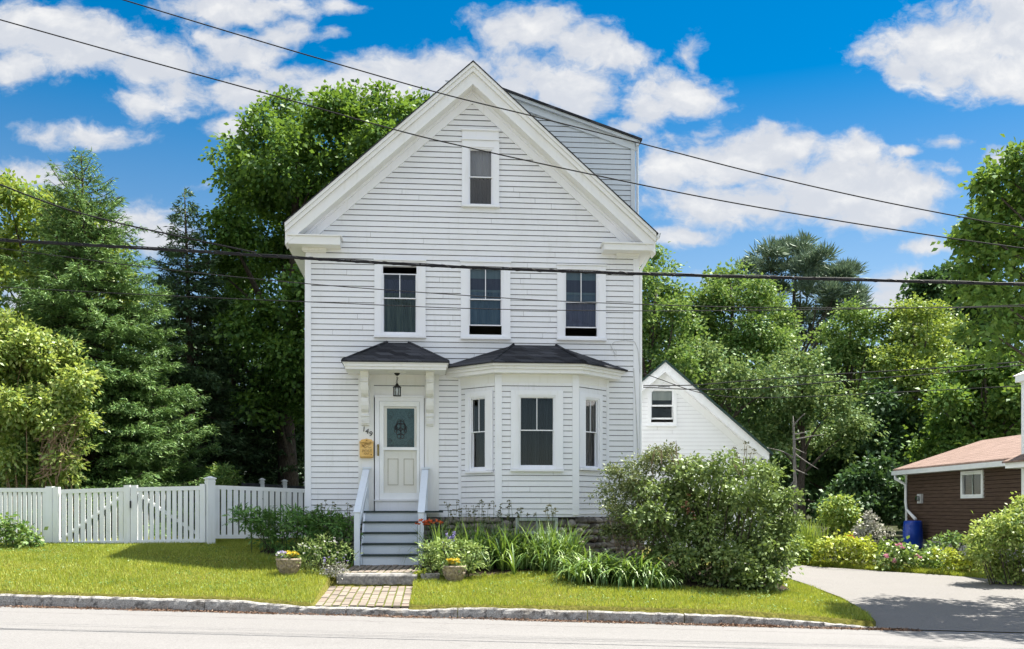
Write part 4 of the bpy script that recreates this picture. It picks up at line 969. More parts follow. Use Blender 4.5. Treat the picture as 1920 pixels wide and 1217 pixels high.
mb = MB(); mb.box(wr-.11, wr+.015, -.03, .1, -.5, er[1]-.05); mb.build('corner_board', M['ell'], wing)
mb = MB()
def wband(p0, p1, y0, y1, x1, x0=-2.6):
    mb.xz([(0, pk[1]-p1/cw_), (x1, pk[1]-p1/cw_-x1*m_), (x1, pk[1]-p0/cw_-x1*m_), (0, pk[1]-p0/cw_)], y0, y1)
    mb.xz([(x0, pk[1]-p1/cw_+x0*m2), (-.0, pk[1]-p1/cw_), (-.0, pk[1]-p0/cw_), (x0, pk[1]-p0/cw_+x0*m2)], y0, y1)
wband(.03, .24, -.28, .0, er[0]-.02); wband(.242, .43, -.035, 0, wr+.02)
mb.box(wr+.0, er[0]-.02, -.28, 7, er[1]-.30, er[1]-.26)
mb.xz([(er[0]-.05, er[1]-.27), (er[0]-.02, er[1]-.27), (er[0]-.02, er[1]-.02), (er[0]-.05, er[1]-.02)], -.28, 7)
mb.build('rake_board', M['ell'], wing)
mb = MB(); e2 = er[0]+.05
mb.xz([(0, pk[1]-.03), (e2, pk[1]-.03-e2*m_), (e2, pk[1]+.035-e2*m_), (0, pk[1]+.035)], -.34, 7.3); mb.xz([(-2.7, pk[1]-.03-2.7*m2), (-.001, pk[1]-.03), (-.001, pk[1]+.035), (-2.7, pk[1]+.035-2.7*m2)], -.34, 7.3)
mb.build('roof', M['shingle_green'], wing)
mb = MB(); cs_ = .10
mb.box(s0-cs_, s0, -.04, 0, z0-.08, z1+.08); mb.box(s1, s1+cs_, -.04, 0, z0-.08, z1+.08); mb.box(s0, s1, -.041, 0, z1, z1+.08); mb.box(s0-cs_-.02, s1+cs_+.02, -.07, 0, z0-.12, z0-.081); mb.box(s0, s1, -.03, .06, z0-.08, z0)
ww = mb.build('window', M['ell'], wing)
zm = rel(0, 761)[1]; zl_ = rel(0, 783)[1]
mb = MB(); r = .028
for (a_, c_, yo) in ((zm-.02, z1, .0), (zl_-.05, zm+.02, .035)):
    mb.box(s0, s0+r, yo, yo+.03, a_, c_); mb.box(s1-r, s1, yo, yo+.03, a_, c_); mb.box(s0+r, s1-r, yo+.001, yo+.03, a_, a_+.05); mb.box(s0+r, s1-r, yo+.001, yo+.03, c_-r, c_)
mb.build('sash', M['ell'], ww)
mb = MB(); mb.face([(s0, .015, zm), (s1, .015, zm), (s1, .015, z1), (s0, .015, z1)]); mb.face([(s0, .05, zl_), (s1, .05, zl_), (s1, .05, zm), (s0, .05, zm)]); mb.build('pane', M['glass'], ww)
mb = MB(); zz = rel(0, 750)[1]; mb.box(s0, s1, .09, .1, zz, z1); mb.build('blind', M['rollerblind'], ww)

# ---------------------------------------------------------------- brown outbuilding with barrel
XW = 13.12; Yn, Yf = 17.5+6.5, 33.2
zbs = .62; zev = 2.72
bh = empty('brown_building', (XW, 28, .3), 0, 'low dark brown clapboard building with faded red shingle roof', 'building')
rz0 = zbs-.3; rz1 = zev-.3
fr_ = (0, Yf-28, -pi/2)
hs0, hs1 = Yf-28.96, Yf-27.81                    # window along the wall
wz0, wz1 = ZC+(HZ-927)/F*28.4-.3, ZC+(HZ-890)/F*28.4-.3
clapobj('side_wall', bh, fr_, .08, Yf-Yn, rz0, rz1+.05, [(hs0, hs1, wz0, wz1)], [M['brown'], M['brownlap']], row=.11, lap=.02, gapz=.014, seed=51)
mb = MB(); mb.box(.02, 5.2, Yf-28-.05, Yf-28, rz0, rz1); mb.box(.02, 5.2, Yn-28, Yn-28+.05, rz0, rz1); mb.box(1.2, 1.25, Yn-28+.1, Yf-28-.1, rz0, rz1); mb.build('end_wall', M['brown'], bh)
mb = MB(); mb.box(.03, 5.2, Yn-28+.05, Yf-28-.05, -.4, rz0-.001); mb.build('foundation', M['concrete'], bh)
mb = MB(); mb.box(-.025, .09, Yf-28-.02, Yf-28+.03, rz0, rz1); mb.box(-.028, .0, Yf-28-.12, Yf-28-.02, rz0, rz1); mb.build('corner_board', M['white'], bh)
ridge = (2.65, 3.82-.3); ev = (-.32, rz1-.02)
mb = MB(); mb.xz([(ev[0], ev[1]+.14), (ridge[0], ridge[1]), (ridge[0], ridge[1]+.06), (ev[0], ev[1]+.20)], Yn-28-.3, Yf-28+.3); mb.xz([(ridge[0]+.001, ridge[1]), (5.6, ev[1]+.14), (5.6, ev[1]+.2), (ridge[0]+.001, ridge[1]+.06)], Yn-28-.3, Yf-28+.3); mb.build('roof', M['shingle_red'], bh)
mb = MB(); mb.box(ev[0]-.06, ev[0]+.02, Yn-28-.3, Yf-28+.3, ev[1]-.0, ev[1]+.139); mb.box(ev[0]+.02, .0, Yn-28-.28, Yf-28+.28, ev[1]+.0, ev[1]+.02)
mb.face([(0, Yf-28+.02, rz1), (ridge[0], Yf-28+.02, ridge[1]-.02), (5.2, Yf-28+.02, rz1)]); mb.build('eave_trim', M['white'], bh)
mb = MB(); yb = Yf-28-.02
mb.tube([(ev[0]-.01, yb+.1, ev[1]), (ev[0]-.01, yb+.1, ev[1]-.12), (-.06, yb-.1, ev[1]-.32), (-.06, yb-.1, 1.5), (-.09, yb-.25, 1.25), (-.22, yb-1.3, .95)], .05, 10); mb.build('downspout', M['white'], bh, smooth=True)
mb = MB(); D_ = .11
for (a_, c_, e0, e1) in ((hs0-D_, hs0, wz0-D_, wz1+D_), (hs1, hs1+D_, wz0-D_, wz1+D_), (hs0, hs1, wz1, wz1+D_), (hs0, hs1, wz0-D_, wz0)): mb.box(a_, c_, -.05, .03, e0, e1)
bw = mb.build('window', M['white'], bh, (0, Yf-28, 0), -pi/2)
mb = MB(); mb.face([(hs0, .0, wz0), (hs1, 0, wz0), (hs1, 0, wz1), (hs0, 0, wz1)]); mb.build('pane', M['glass'], bw)
mb = MB(); mb.box((hs0+hs1)/2-.02, (hs0+hs1)/2+.02, -.02, .02, wz0, wz1); mb.build('sash', M['galv'], bw)
mb = MB(); mb.box(hs0, hs1, .25, .26, wz0, wz1); mb.build('curtain', M['curtain_bay'], bw)
ys_ = 31.9-28; mz = ZC+(HZ-935)/F*31.9-.3
mb = MB(); mb.box(-.10, -.02, ys_-.12, ys_+.16, mz-.15, mz+.15); mt = mb.build('meter_box', M['grey'], bh)
mb = MB(); mb.loft([(-.10, ys_+.09*cos(t*pi/8), mz+.09*sin(t*pi/8)) for t in range(16)], [(-.2, ys_+.08*cos(t*pi/8), mz+.08*sin(t*pi/8)) for t in range(16)]); mb.build('meter_dial', M['glass'], mt)
bX, bY = 12.70, 31.6
br = empty('rain_barrel', (bX, bY, h(bX, bY)), 0, 'bright blue plastic rain barrel under the white downspout', 'barrel')
hb = 1.21-h(bX, bY)
mb = MB(); mb.lathe([(.24, 0), (.275, .04), (.29, hb*.2), (.285, hb*.26), (.297, hb*.30), (.30, hb*.5), (.297, hb*.70), (.285, hb*.74), (.29, hb*.8), (.275, hb-.04), (.255, hb-.005), (.24, hb-.03)], 32); mb.build('drum', M['barrel'], br, smooth=True)
mb = MB(); mb.lathe([(.01, hb-.03), (.05, hb-.03), (.05, hb-.01), (.01, hb-.005)], 12, (.12, 0, 0)); mb.build('bung', M['barrel'], br)

# white house at the right edge
XE, YW = 12.46, 22.0
wh = empty('neighbour_house', (XE, YW, 0), 0, 'tall white house corner with a small side hood beside the brown building', 'house')
zt = ZC+(HZ-712)/F*24.4
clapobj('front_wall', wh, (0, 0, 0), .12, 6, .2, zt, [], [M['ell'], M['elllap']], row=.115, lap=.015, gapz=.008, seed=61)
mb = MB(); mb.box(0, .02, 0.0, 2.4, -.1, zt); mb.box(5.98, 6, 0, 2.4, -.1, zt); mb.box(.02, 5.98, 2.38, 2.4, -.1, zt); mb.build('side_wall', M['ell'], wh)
mb = MB(); mb.box(-.015, .12, -.03, .12, -.1, zt-.06); mb.build('corner_board', M['ell'], wh)
mb = MB(); mb.box(-.1, 6.2, -.22, 2.5, zt-.06, zt+.10); mb.build('eave', M['ell'], wh)
mb = MB(); mb.xz([(-.14, zt+.101), (6.3, zt+.101), (3.1, zt+1.6)], -.26, 2.55); mb.build('roof', M['ell'], wh)
zc_ = ZC+(HZ-868)/F*24.0
mb = MB(); ya, yb = .9, 2.35
mb.loft([(-.42, ya, zc_-.12), (-.42, ya, zc_+.02), (-.021, ya, zc_+.17), (-.021, ya, zc_-.12)], [(-.42, yb, zc_-.12), (-.42, yb, zc_+.02), (-.021, yb, zc_+.17), (-.021, yb, zc_-.12)]); mb.build('side_hood', M['ell'], wh)
mb = MB(); mb.loft([(-.48, ya-.04, zc_+.005), (-.48, ya-.04, zc_+.05), (-.021, ya-.04, zc_+.225), (-.021, ya-.04, zc_+.18)], [(-.48, yb+.04, zc_+.005), (-.48, yb+.04, zc_+.05), (-.021, yb+.04, zc_+.225), (-.021, yb+.04, zc_+.18)]); mb.build('hood_roof', M['shingle_red'], wh)

# ---------------------------------------------------------------- fence and gate
def fence_item(name, label, cat, a, c, build, group=None):
    """a, c: (px, top py, bottom py, Y) of the two ends"""
    pa, pc = at(a[0], a[2], a[3]), at(c[0], c[2], c[3]); ta, tc = at(a[0], a[1], a[3]), at(c[0], c[1], c[3])
    d = Vector((pc.x-pa.x, pc.y-pa.y)); ln = d.length; ang = atan2(d.y, d.x)
    root = empty(name, pa, ang, label, cat, group)
    zb = lambda s_: (pc.z-pa.z)*s_/ln; ztp = lambda s_: (ta.z-pa.z)+((tc.z-ta.z))*s_/ln
    build(root, ln, zb, ztp); return root
def sbox(mb, s0, s1, y0, y1, f0, f1):
    A_ = [(s0, y0, f0(s0)), (s1, y0, f0(s1)), (s1, y1, f0(s1)), (s0, y1, f0(s0))]; B_ = [(s0, y0, f1(s0)), (s1, y0, f1(s1)), (s1, y1, f1(s1)), (s0, y1, f1(s0))]
    mb.loft(A_, B_)
def panel(root, s0, s1, zb, zt_, n, rail=.085, brace=0):
    W_ = M['fence']
    mb = MB(); sbox(mb, s0, s1, -.022, .022, lambda s_: zt_(s_)-rail, zt_); mb.build('top_rail', W_, root)
    mb = MB(); sbox(mb, s0, s1, -.022, .022, zb, lambda s_: zb(s_)+rail*.95); mb.build('bottom_rail', W_, root)
    mb = MB(); p = (s1-s0)/n
    for i in range(n):
        c_ = s0+p*(i+.5); sbox(mb, c_-p*.36, c_+p*.36, -.012, .012, lambda s_: zb(s_)+rail*.95-.002, lambda s_: zt_(s_)-rail+.002)
    mb.build('pickets', W_, root)
    if brace:
        mb = MB(); za, zc2 = (zb(s0)+rail+.05, zt_(s1)-rail-.05) if brace > 0 else (zt_(s0)-rail-.05, zb(s1)+rail+.05)
        mb.beam((s0, .034, za), (s1, .034, zc2), .035, .06); mb.build('brace', W_, root)
def post(root, s_, zb, zt_, w=.13, extra=.04, cap=True, name='post'):
    mb = MB(); mb.box(s_-w/2, s_+w/2, -w/2, w/2, zb-.12, zt_+extra); p = mb.build(name, M['fence'], root)
    if cap:
        mb = MB(); e_ = w/2+.022; z_ = zt_+extra; mb.box(s_-w/2-.008, s_+w/2+.008, -w/2-.008, w/2+.008, z_-.07, z_-.045); mb.box(s_-e_, s_+e_, -e_, e_, z_+.001, z_+.025); mb.loft([(s_-e_*.9, -e_*.9, z_+.026), (s_+e_*.9, -e_*.9, z_+.026), (s_+e_*.9, e_*.9, z_+.026), (s_-e_*.9, e_*.9, z_+.026)], [(s_-.02, -.02, z_+.06), (s_+.02, -.02, z_+.06), (s_+.02, .02, z_+.06), (s_-.02, .02, z_+.06)]); mb.build('post_cap', M['fence'], p)
def b1(root, ln, zb, zt_):
    panel(root, 0, ln-.27, zb, zt_, 20); post(root, ln-.20, zb(ln), zt_(ln), .14, .03, False); post(root, ln-.065, zb(ln), zt_(ln), .12, .02, False, 'hinge_post'); post(root, -.0, zb(0), zt_(0), .13, .05)
fence_item('picket_fence', 'white picket fence run at far left behind the leafy bush', 'fence', (-95, 915, 1024, 20.8), (112, 915, 1023, 20.8), b1, 'white picket fencing')
def b2(root, ln, zb, zt_):
    panel(root, .0, ln-.13, zb, zt_, 10, brace=1); mb = MB(); sbox(mb, ln-.13, ln, -.035, .035, lambda s_: zb(s_)-.01, lambda s_: zt_(s_)+.045); mb.build('stile', M['fence'], root)
fence_item('gate_leaf', 'white picket gate leaf with brace rising toward the middle', 'gate', (114, 918, 1023, 20.8), (244.5, 913.5, 1020, 20.85), b2, 'gate leaves')
def b3(root, ln, zb, zt_):
    mb = MB(); sbox(mb, 0, .13, -.035, .035, lambda s_: zb(s_)-.01, lambda s_: zt_(s_)+.045); mb.build('stile', M['fence'], root); panel(root, .13, ln-.11, zb, zt_, 11, brace=-1)
    mb = MB(); sbox(mb, ln-.11, ln, -.035, .035, lambda s_: zb(s_), lambda s_: zt_(s_)+.04); mb.build('stile', M['fence'], root)
    mb = MB(); mb.tube([(.0, -.05, .75), (.0, -.05, .9)], .016, 8); mb.build('latch', M['ink'], root)
fence_item('gate_leaf', 'white picket gate leaf with brace falling toward the capped post', 'gate', (246, 914, 1020, 20.85), (385, 911, 1017, 20.9), b3, 'gate leaves')
def b4(root, ln, zb, zt_):
    post(root, .09, zb(0)-.08, zt_(0)+.09, .165, .03); panel(root, .175, ln, lambda s_: zb(s_)+.09, zt_, 17)
fence_item('picket_fence', 'white picket fence run between the capped post and the house corner', 'fence', (386, 909, 1018, 20.9), (590, 917.5, 1016, 22.4), b4, 'white picket fencing')
def b5(root, ln, zb, zt_):
    mb = MB(); n = 40
    for i in range(n): sbox(mb, ln*i/n+.004, ln*(i+1)/n-.004, -.01, .01, zb, lambda s_: zt_(s_)-.0)
    mb.build('boards', M['darkfence'], root); mb = MB(); sbox(mb, 0, ln, -.03, -.011, lambda s_: zt_(s_)-.12, zt_); mb.build('top_rail', M['darkfence'], root)
    for s_ in (ln*.2, ln*.42, ln*.64): post(root, s_, zb(s_), zt_(s_)+.02, .11, .08)
fence_item('board_fence', 'dark board fence in the shade behind the white picket fence', 'fence', (452, 905, 985, 27.5), (640, 916, 985, 29), b5)

# ---------------------------------------------------------------- overhead wires
def cable(name, label, pts, Y, r, mat, ext=14, group='overhead wires', slope=0.0, ends=(True, True)):
    P = [Vector(at(x_, y_, Y+slope*(x_-960)/960)) for x_, y_ in pts]
    out = []
    for i in range(len(P)-1):
        p0 = P[max(i-1, 0)]; p1 = P[i]; p2 = P[i+1]; p3 = P[min(i+2, len(P)-1)]
        for k_ in range(8):
            t = k_/8; out.append(.5*((2*p1)+(p2-p0)*t+(2*p0-5*p1+4*p2-p3)*t*t+(3*p1-p0-3*p2+p3)*t**3))
    out.append(P[-1])
    if ends[0]: d = (out[0]-out[2]).normalized(); out.insert(0, out[0]+d*ext+Vector((0, 0, .25)))
    if ends[1]: d = (out[-1]-out[-3]).normalized(); out.append(out[-1]+d*ext+Vector((0, 0, .25)))
    o0 = out[len(out)//2]
    mb = MB(); mb.tube([p-o0 for p in out], r, 8)
    if r > .015:      # lashed messenger strand over the bundle
        mb.tube([p-o0+Vector((0, -.01, r*1.15+.006*sin(i*1.7))) for i, p in enumerate(out)], r*.42, 6)
        rr = r*1.1; pp = []
        for i in range(len(out)-1):
            for k_ in range(6):
                t = k_/6; c_ = out[i].lerp(out[i+1], t)-o0; a_ = (i*6+k_)*1.05; pp.append(c_+Vector((0, cos(a_)*rr*1.2, sin(a_)*rr*1.3+r*.3)))
        mb.tube(pp, .005, 4)
    o = mb.build(name, mat, None, o0, smooth=True); tag(o, label, 'cable', group); return o
cable('overhead_cable', 'thick black bundled cable crossing the facade just above the second floor windows', [(0, 451), (300, 468), (575, 485), (860, 501), (1200, 514), (1560, 524), (1920, 534)], 14.0, .0165, M['cable'])
cable('overhead_wire', 'dark wire running from the upper left down across the attic window', [(0, 37), (250, 107), (480, 170), (740, 243), (880, 277), (1090, 323), (1330, 372), (1560, 412), (1790, 448)], 14.6, .0095, M['wire'])
cable('overhead_wire', 'highest dark wire crossing the gable peak and dormer', [(232, 0), (450, 66), (640, 122), (830, 176), (1000, 218), (1190, 266), (1420, 325), (1640, 375), (1840, 414)], 14.9, .0095, M['wire'])
cable('overhead_wire', 'short sloping wire meeting the thick cable before the left eave', [(0, 346), (115, 389), (230, 420), (340, 444), (480, 474)], 14.1, .011, M['wire'], ends=(True, False))
cable('overhead_wire', 'thin wire across the middle of the second floor windows, sagging right', [(240, 497), (430, 518), (600, 534), (800, 549), (1000, 562), (1210, 571), (1450, 577), (1800, 577)], 14.4, .006, M['wire'])
cable('overhead_wire', 'lowest thin wire crossing the second floor windows', [(0, 538), (280, 553), (600, 567), (900, 579), (1210, 583), (1500, 581), (1800, 576)], 14.5, .006, M['wire'])
cable('service_wire', 'upper thin wire running from the white wing over the trees', [(1206, 723), (1300, 722), (1400, 714), (1560, 702), (1760, 690), (1920, 678)], 27.5, .013, M['wire'], ends=(False, True), slope=-3)
cable('service_wire', 'lower thin wire running from the white wing over the trees', [(1206, 726), (1300, 730), (1420, 728), (1560, 716), (1760, 700), (1920, 684)], 27.6, .013, M['wire'], ends=(False, True), slope=-3)
cable('service_wire', 'slack wire dropping across the white wing gable', [(1206, 700), (1240, 712), (1290, 730), (1340, 741), (1420, 746), (1560, 742)], 27.4, .010, M['wire'], ends=(False, True), slope=-3)

# ---------------------------------------------------------------- foliage machinery
def unit(v): return v/np.maximum(np.linalg.norm(v, axis=-1, keepdims=True), 1e-9)
def rdir(n): return unit(R.normal(size=(n, 3)))
def leaf_mesh(name, P, D, N, Ln, Wd, mat, parent, fold=.22, org=None):
    D = unit(D); Sd = unit(np.cross(D, N)); Nn = np.cross(Sd, D)
    Ln = np.broadcast_to(Ln, len(P))[:, None]; Wd = np.broadcast_to(Wd, len(P))[:, None]
    mid = P+D*Ln*.45
    V = np.stack([P, mid+Sd*Wd*.5-Nn*Wd*fold*-.5, P+D*Ln-Nn*Ln*.08, mid-Sd*Wd*.5-Nn*Wd*fold*-.5], 1).reshape(-1, 3)
    if org is not None: V = V-np.asarray(org)
    Fq = np.arange(len(P)*4).reshape(-1, 4)
    return np_mesh(name, V, Fq, mat, parent)
UP = np.array([0, 0, 1.0])
def puff_leaves(puffs, size, dens=1.0, rc=.35, m=14, aspect=.75, inner=.25, droop=.35, needle=False, squash=.9, gap=.18, spread=.75, sub=0):
    """puffs: list of (centre, radius). Leaf clusters gathered on and inside each puff."""
    Ps, Ds, Ns = [], [], []
    if sub:
        P2 = []
        for c, r in puffs:
            c = np.asarray(c, float); dd_ = rdir(sub); dd_[:, 2] = np.where(dd_[:, 2] < -.35, -dd_[:, 2]*.7, dd_[:, 2]); dd_ = unit(dd_)
            P2.append((c, r*.55))
            for d_ in dd_: P2.append((c+d_*np.array([1, 1, squash])*r*R.uniform(.5, 1.16), r*R.uniform(.22, .44)))
        puffs = P2
    for c, r in puffs:
        c = np.asarray(c, float)
        n = max(4, int(dens*5.5*(r/rc)**2)); d = rdir(n); d[:, 2] = np.where(d[:, 2] < -.55, -d[:, 2], d[:, 2])
        ph = R.uniform(0, 6.28, 3); lump = .5+.5*np.sin(d[:, 0]*3.1+ph[0])*np.sin(d[:, 1]*2.7+ph[1])*np.cos(d[:, 2]*3.3+ph[2])
        rf = .72+.34*lump+R.normal(0, .07, n); deep = R.random(n) < inner; rf = np.where(deep, R.uniform(.25, .8, n), rf)
        keep = (lump > gap*R.random(n)*1.6) | deep; d, rf = d[keep], rf[keep]; n = len(d)
        cc = c+d*np.array([1, 1, squash])*r*rf[:, None]
        cn = unit(d*.55+UP*.75+R.normal(0, .35, (n, 3)))
        k = R.poisson(m, n)+2; idx = np.repeat(np.arange(n), k); t = len(idx)
        off = R.normal(0, 1, (t, 3)); nn = cn[idx]; al = (off*nn).sum(1, keepdims=True); off = off-nn*al*.62
        off = off*rc*.5
        P = cc[idx]+off
        if needle:
            dd = unit(off+d[idx]*.35*rc+UP*.4*rc); N = rdir(t); P = cc[idx]+off*.55
        else:
            N = unit(nn+R.normal(0, spread*.62, (t, 3))); dd = unit(off*1.2/rc+d[idx]*.5-UP*droop+R.normal(0, .4, (t, 3)))
        Ps.append(P); Ds.append(dd); Ns.append(N)
    P, D, N = np.concatenate(Ps), np.concatenate(Ds), np.concatenate(Ns)
    sz_ = size*R.uniform(.65, 1.25, len(P)); return P, D, N, sz_, sz_*aspect
def limb(mb, p, q, r0, r1, n=6, bend=.12, sides=7):
    p, q = Vector(p), Vector(q); ln = (q-p).length; o1 = Vector((rnd.uniform(-1, 1), rnd.uniform(-1, 1), rnd.uniform(-.3, .8)))*ln*bend
    pts = [p.lerp(q, t/n)+o1*sin(pi*t/n) for t in range(n+1)]; mb.tube(pts, [r0+(r1-r0)*t/n for t in range(n+1)], sides); return pts
def tree(name, label, base, puffs, leafmat, size, trunk_r=.22, cat='tree', group=None, nlimb=10, bark=None, top=None, **k):
    base = Vector(base); root = empty(name, base, 0, label, cat, group)
    mb = MB(); cs = [Vector(c) for c, r in puffs]
    zc_ = sorted(c.z for c in cs); cx_ = sum(c.x for c in cs)/len(cs); cy_ = sum(c.y for c in cs)/len(cs)
    topp = Vector(top) if top else Vector((base.x*.4+cx_*.6, base.y*.5+cy_*.5, zc_[int(len(zc_)*.8)]))
    pts = [base-Vector((0, 0, .15))]+[base.lerp(topp, t/7)+Vector((rnd.uniform(-1, 1), rnd.uniform(-1, 1), 0))*trunk_r*.5 for t in range(1, 8)]
    mb.tube([p-base for p in pts], [trunk_r*(1.25 if i == 0 else 1)*(1-.78*i/7) for i in range(8)], 10)
    for c in (cs if len(cs) <= nlimb else rnd.sample(cs, nlimb)):
        t = min(.95, max(.22, (c.z-base.z)/(topp.z-base.z)*.72)); i = min(6, int(t*7)); s_ = pts[i]
        limb(mb, s_-base, c-base, trunk_r*.42*(1-.5*t), trunk_r*.06, 6, .1, 6)
    mb.build('trunk', bark or M['bark'], root, smooth=True)
    P, D, N, l, w = puff_leaves(puffs, size, **k)
    leaf_mesh('crown', P, D, N, l, w, leafmat, root, org=base); return root
def PF(lst, Y, dep=1.5, rs=1.0):
    out = []
    for i, t in enumerate(lst):
        y = Y+(t[3] if len(t) > 3 else rnd.uniform(-dep, dep)); out.append((at(t[0], t[1], y), t[2]*y/F*rs))
    return out

def conifer(name, label, px, tip_py, Y, widths, mat, lean=0, nb=8, step=.26, blade=.15, bw=.035, droop=.35, trunk_r=.16, bare=0.0, dens=1.0, start=.02, group=None, upturn=.25, thin=0.0):
    """widths: [(height fraction from the tip, branch length m)]"""
    base = ground_at(px+lean, Y); tip = at(px, tip_py, Y); Ht = tip.z-base.z
    root = empty(name, base, 0, label, 'tree', group)
    mb = MB(); mb.tube([(0, 0, -.2), ((tip.x-base.x)*.5, 0, Ht*.5), (tip.x-base.x, 0, Ht)], [trunk_r*1.2, trunk_r*.62, .012], 9)
    hw = lambda f: float(np.interp(f, [a for a, _ in widths], [b_ for _, b_ in widths]))
    Ps, Ds, Ns = [], [], []
    z = Ht*.995
    while z > Ht*start:
        f = 1-z/Ht; Lb = hw(f)
        n_ = max(3, int(nb*(.5+.5*min(1, f*4)))); a0 = R.uniform(0, 6.28)
        for j in range(n_):
            if R.random() < thin: continue
            az = a0+2*pi*j/n_+R.normal(0, .25); ln = Lb*R.uniform(.62, 1.12)
            if ln < .05: continue
            zz = z+R.uniform(-.5, .5)*step; dh = np.array([cos(az), sin(az), 0]); side = np.array([-sin(az), cos(az), 0])
            o = np.array([(tip.x-base.x)*zz/Ht, 0, zz])
            dr = droop*R.uniform(.6, 1.3)*min(1, .35+f*1.3)
            up0 = .55*max(0, 1-f*3.2)
            S_ = np.linspace(0, 1, 9); pts = o+np.outer(S_*ln, dh)+np.outer(ln*(up0*S_-dr*S_**1.2+upturn*S_**3), UP)
            if ln > .25: mb.tube([tuple(p) for p in pts[::2]], [trunk_r*.16*(1-.85*i/4)*min(1, ln/1.5)+.004 for i in range(5)], 4, caps=False)
            nt_ = int((10+ln*16)*dens*(.28+.72*min(1, f*3.2))); s_ = bare+(1-bare)*R.random(nt_)**.75
            tp = o+np.outer(s_*ln, dh)+np.outer(ln*(up0*s_-dr*s_**1.2+upturn*s_**3), UP)
            sgn = np.where(R.random(nt_) < .5, -1, 1); tl = ln*(.10+.34*(1-s_)*np.minimum(1, s_*3+.2))*R.uniform(.6, 1.2, nt_)+blade*.4
            td = unit(np.outer(np.full(nt_, .75), dh)+side*sgn[:, None]*R.uniform(.5, 1.1, nt_)[:, None]+UP*R.uniform(-.35, .12, nt_)[:, None])
            nk = np.maximum(3, (tl/blade*3.6).astype(int)); idx = np.repeat(np.arange(nt_), nk); u = R.random(len(idx))
            P = tp[idx]+td[idx]*(tl[idx]*u)[:, None]+R.normal(0, .015, (len(idx), 3))
            D = unit(td[idx]+R.normal(0, .42, (len(idx), 3))+UP*.05); N = unit(UP+R.normal(0, .5, (len(idx), 3)))
            Ps.append(P); Ds.append(D); Ns.append(N)
        z -= step*R.uniform(.75, 1.2)*(.6+.4*min(1, f*3))
    P, D, N = np.concatenate(Ps), np.concatenate(Ds), np.concatenate(Ns); l = blade*R.uniform(.7, 1.3, len(P))
    mb.build('trunk', M['bark'], root, smooth=True)
    leaf_mesh('crown', P, D, N, l, bw*R.uniform(.8, 1.3, len(P)), mat, root, fold=.1); return root

def straps(C0, n, ln, wd, lean=(.25, 1.0), k=6, stiff=.5):
    """arching strap leaves; C0 base points (m,3)"""
    idx = R.integers(0, len(C0), n); B = C0[idx]; az = R.uniform(0, 6.28, n); Lf = ln*R.uniform(.6, 1.15, n); el = R.uniform(lean[0], lean[1], n)
    dh = np.stack([np.cos(az), np.sin(az), np.zeros(n)], -1); sd = np.stack([-np.sin(az), np.cos(az), np.zeros(n)], -1)
    V = []
    for i in range(k+1):
        t = i/k; th = el*.25+el*3.1*(t**1.5)*(1-stiff*.3)          # angle from vertical
        if i == 0: p = B.copy()
        else: p = p+(dh*np.sin(th)[:, None]+UP*np.cos(th)[:, None])*(Lf/k)[:, None]
        w = wd*(1-t**2.2)*.5+.001; V += [p-sd*w, p+sd*w]
    V = np.stack(V, 1); m_ = 2*(k+1); base = np.arange(n)[:, None]*m_
    Fq = np.concatenate([base+np.array([2*i, 2*i+1, 2*i+3, 2*i+2])[None] for i in range(k)])
    return V.reshape(-1, 3), Fq
def shrub(name, label, puffs, mat, size, base=None, stems=9, stem_r=.012, stem_mat=None, cat='shrub', group=None, extra=None, **k):
    if base is None:
        cx_ = sum(c[0] for c, r in puffs)/len(puffs); cy_ = sum(c[1] for c, r in puffs)/len(puffs); base = (cx_, cy_, h(cx_, cy_))
    base = Vector(base); root = empty(name, base, 0, label, cat, group)
    mb = MB()
    for i in range(stems):
        c, r = puffs[i % len(puffs)]; c = Vector(c)
        b0 = Vector((base.x*.55+c.x*.45+rnd.uniform(-.12, .12), base.y*.6+c.y*.4+rnd.uniform(-.1, .1), 0)); b0.z = h(b0.x, b0.y)-.03
        limb(mb, b0-base, c-base+Vector((rnd.uniform(-.4, .4)*r, rnd.uniform(-.4, .4)*r, .3*r)), stem_r, stem_r*.35, 6, .08, 5)
    mb.build('stems', stem_mat or M['bark'], root)
    P, D, N, l, w = puff_leaves(puffs, size, **k); g_ = H(P[:, 0], P[:, 1])+.01; kp = P[:, 2] > g_
    leaf_mesh('foliage', P[kp], D[kp], N[kp], l[kp], w[kp], mat, root, org=base); return root
def flowers(root, pts, r, mat, name='blossoms', n=14):
    base = np.array(root.location); Ps, Ds, Ns = [], [], []
    for p in pts:
        d = rdir(n); d[:, 2] = np.abs(d[:, 2])*.8+.1; Ps.append(np.asarray(p)+d*r*.25); Ds.append(unit(d)); Ns.append(unit(R.normal(size=(n, 3))+UP))
    P = np.concatenate(Ps); return leaf_mesh(name, P, np.concatenate(Ds), np.concatenate(Ns), r*R.uniform(.7, 1.1, len(P)), r*.75, mat, root, org=base)

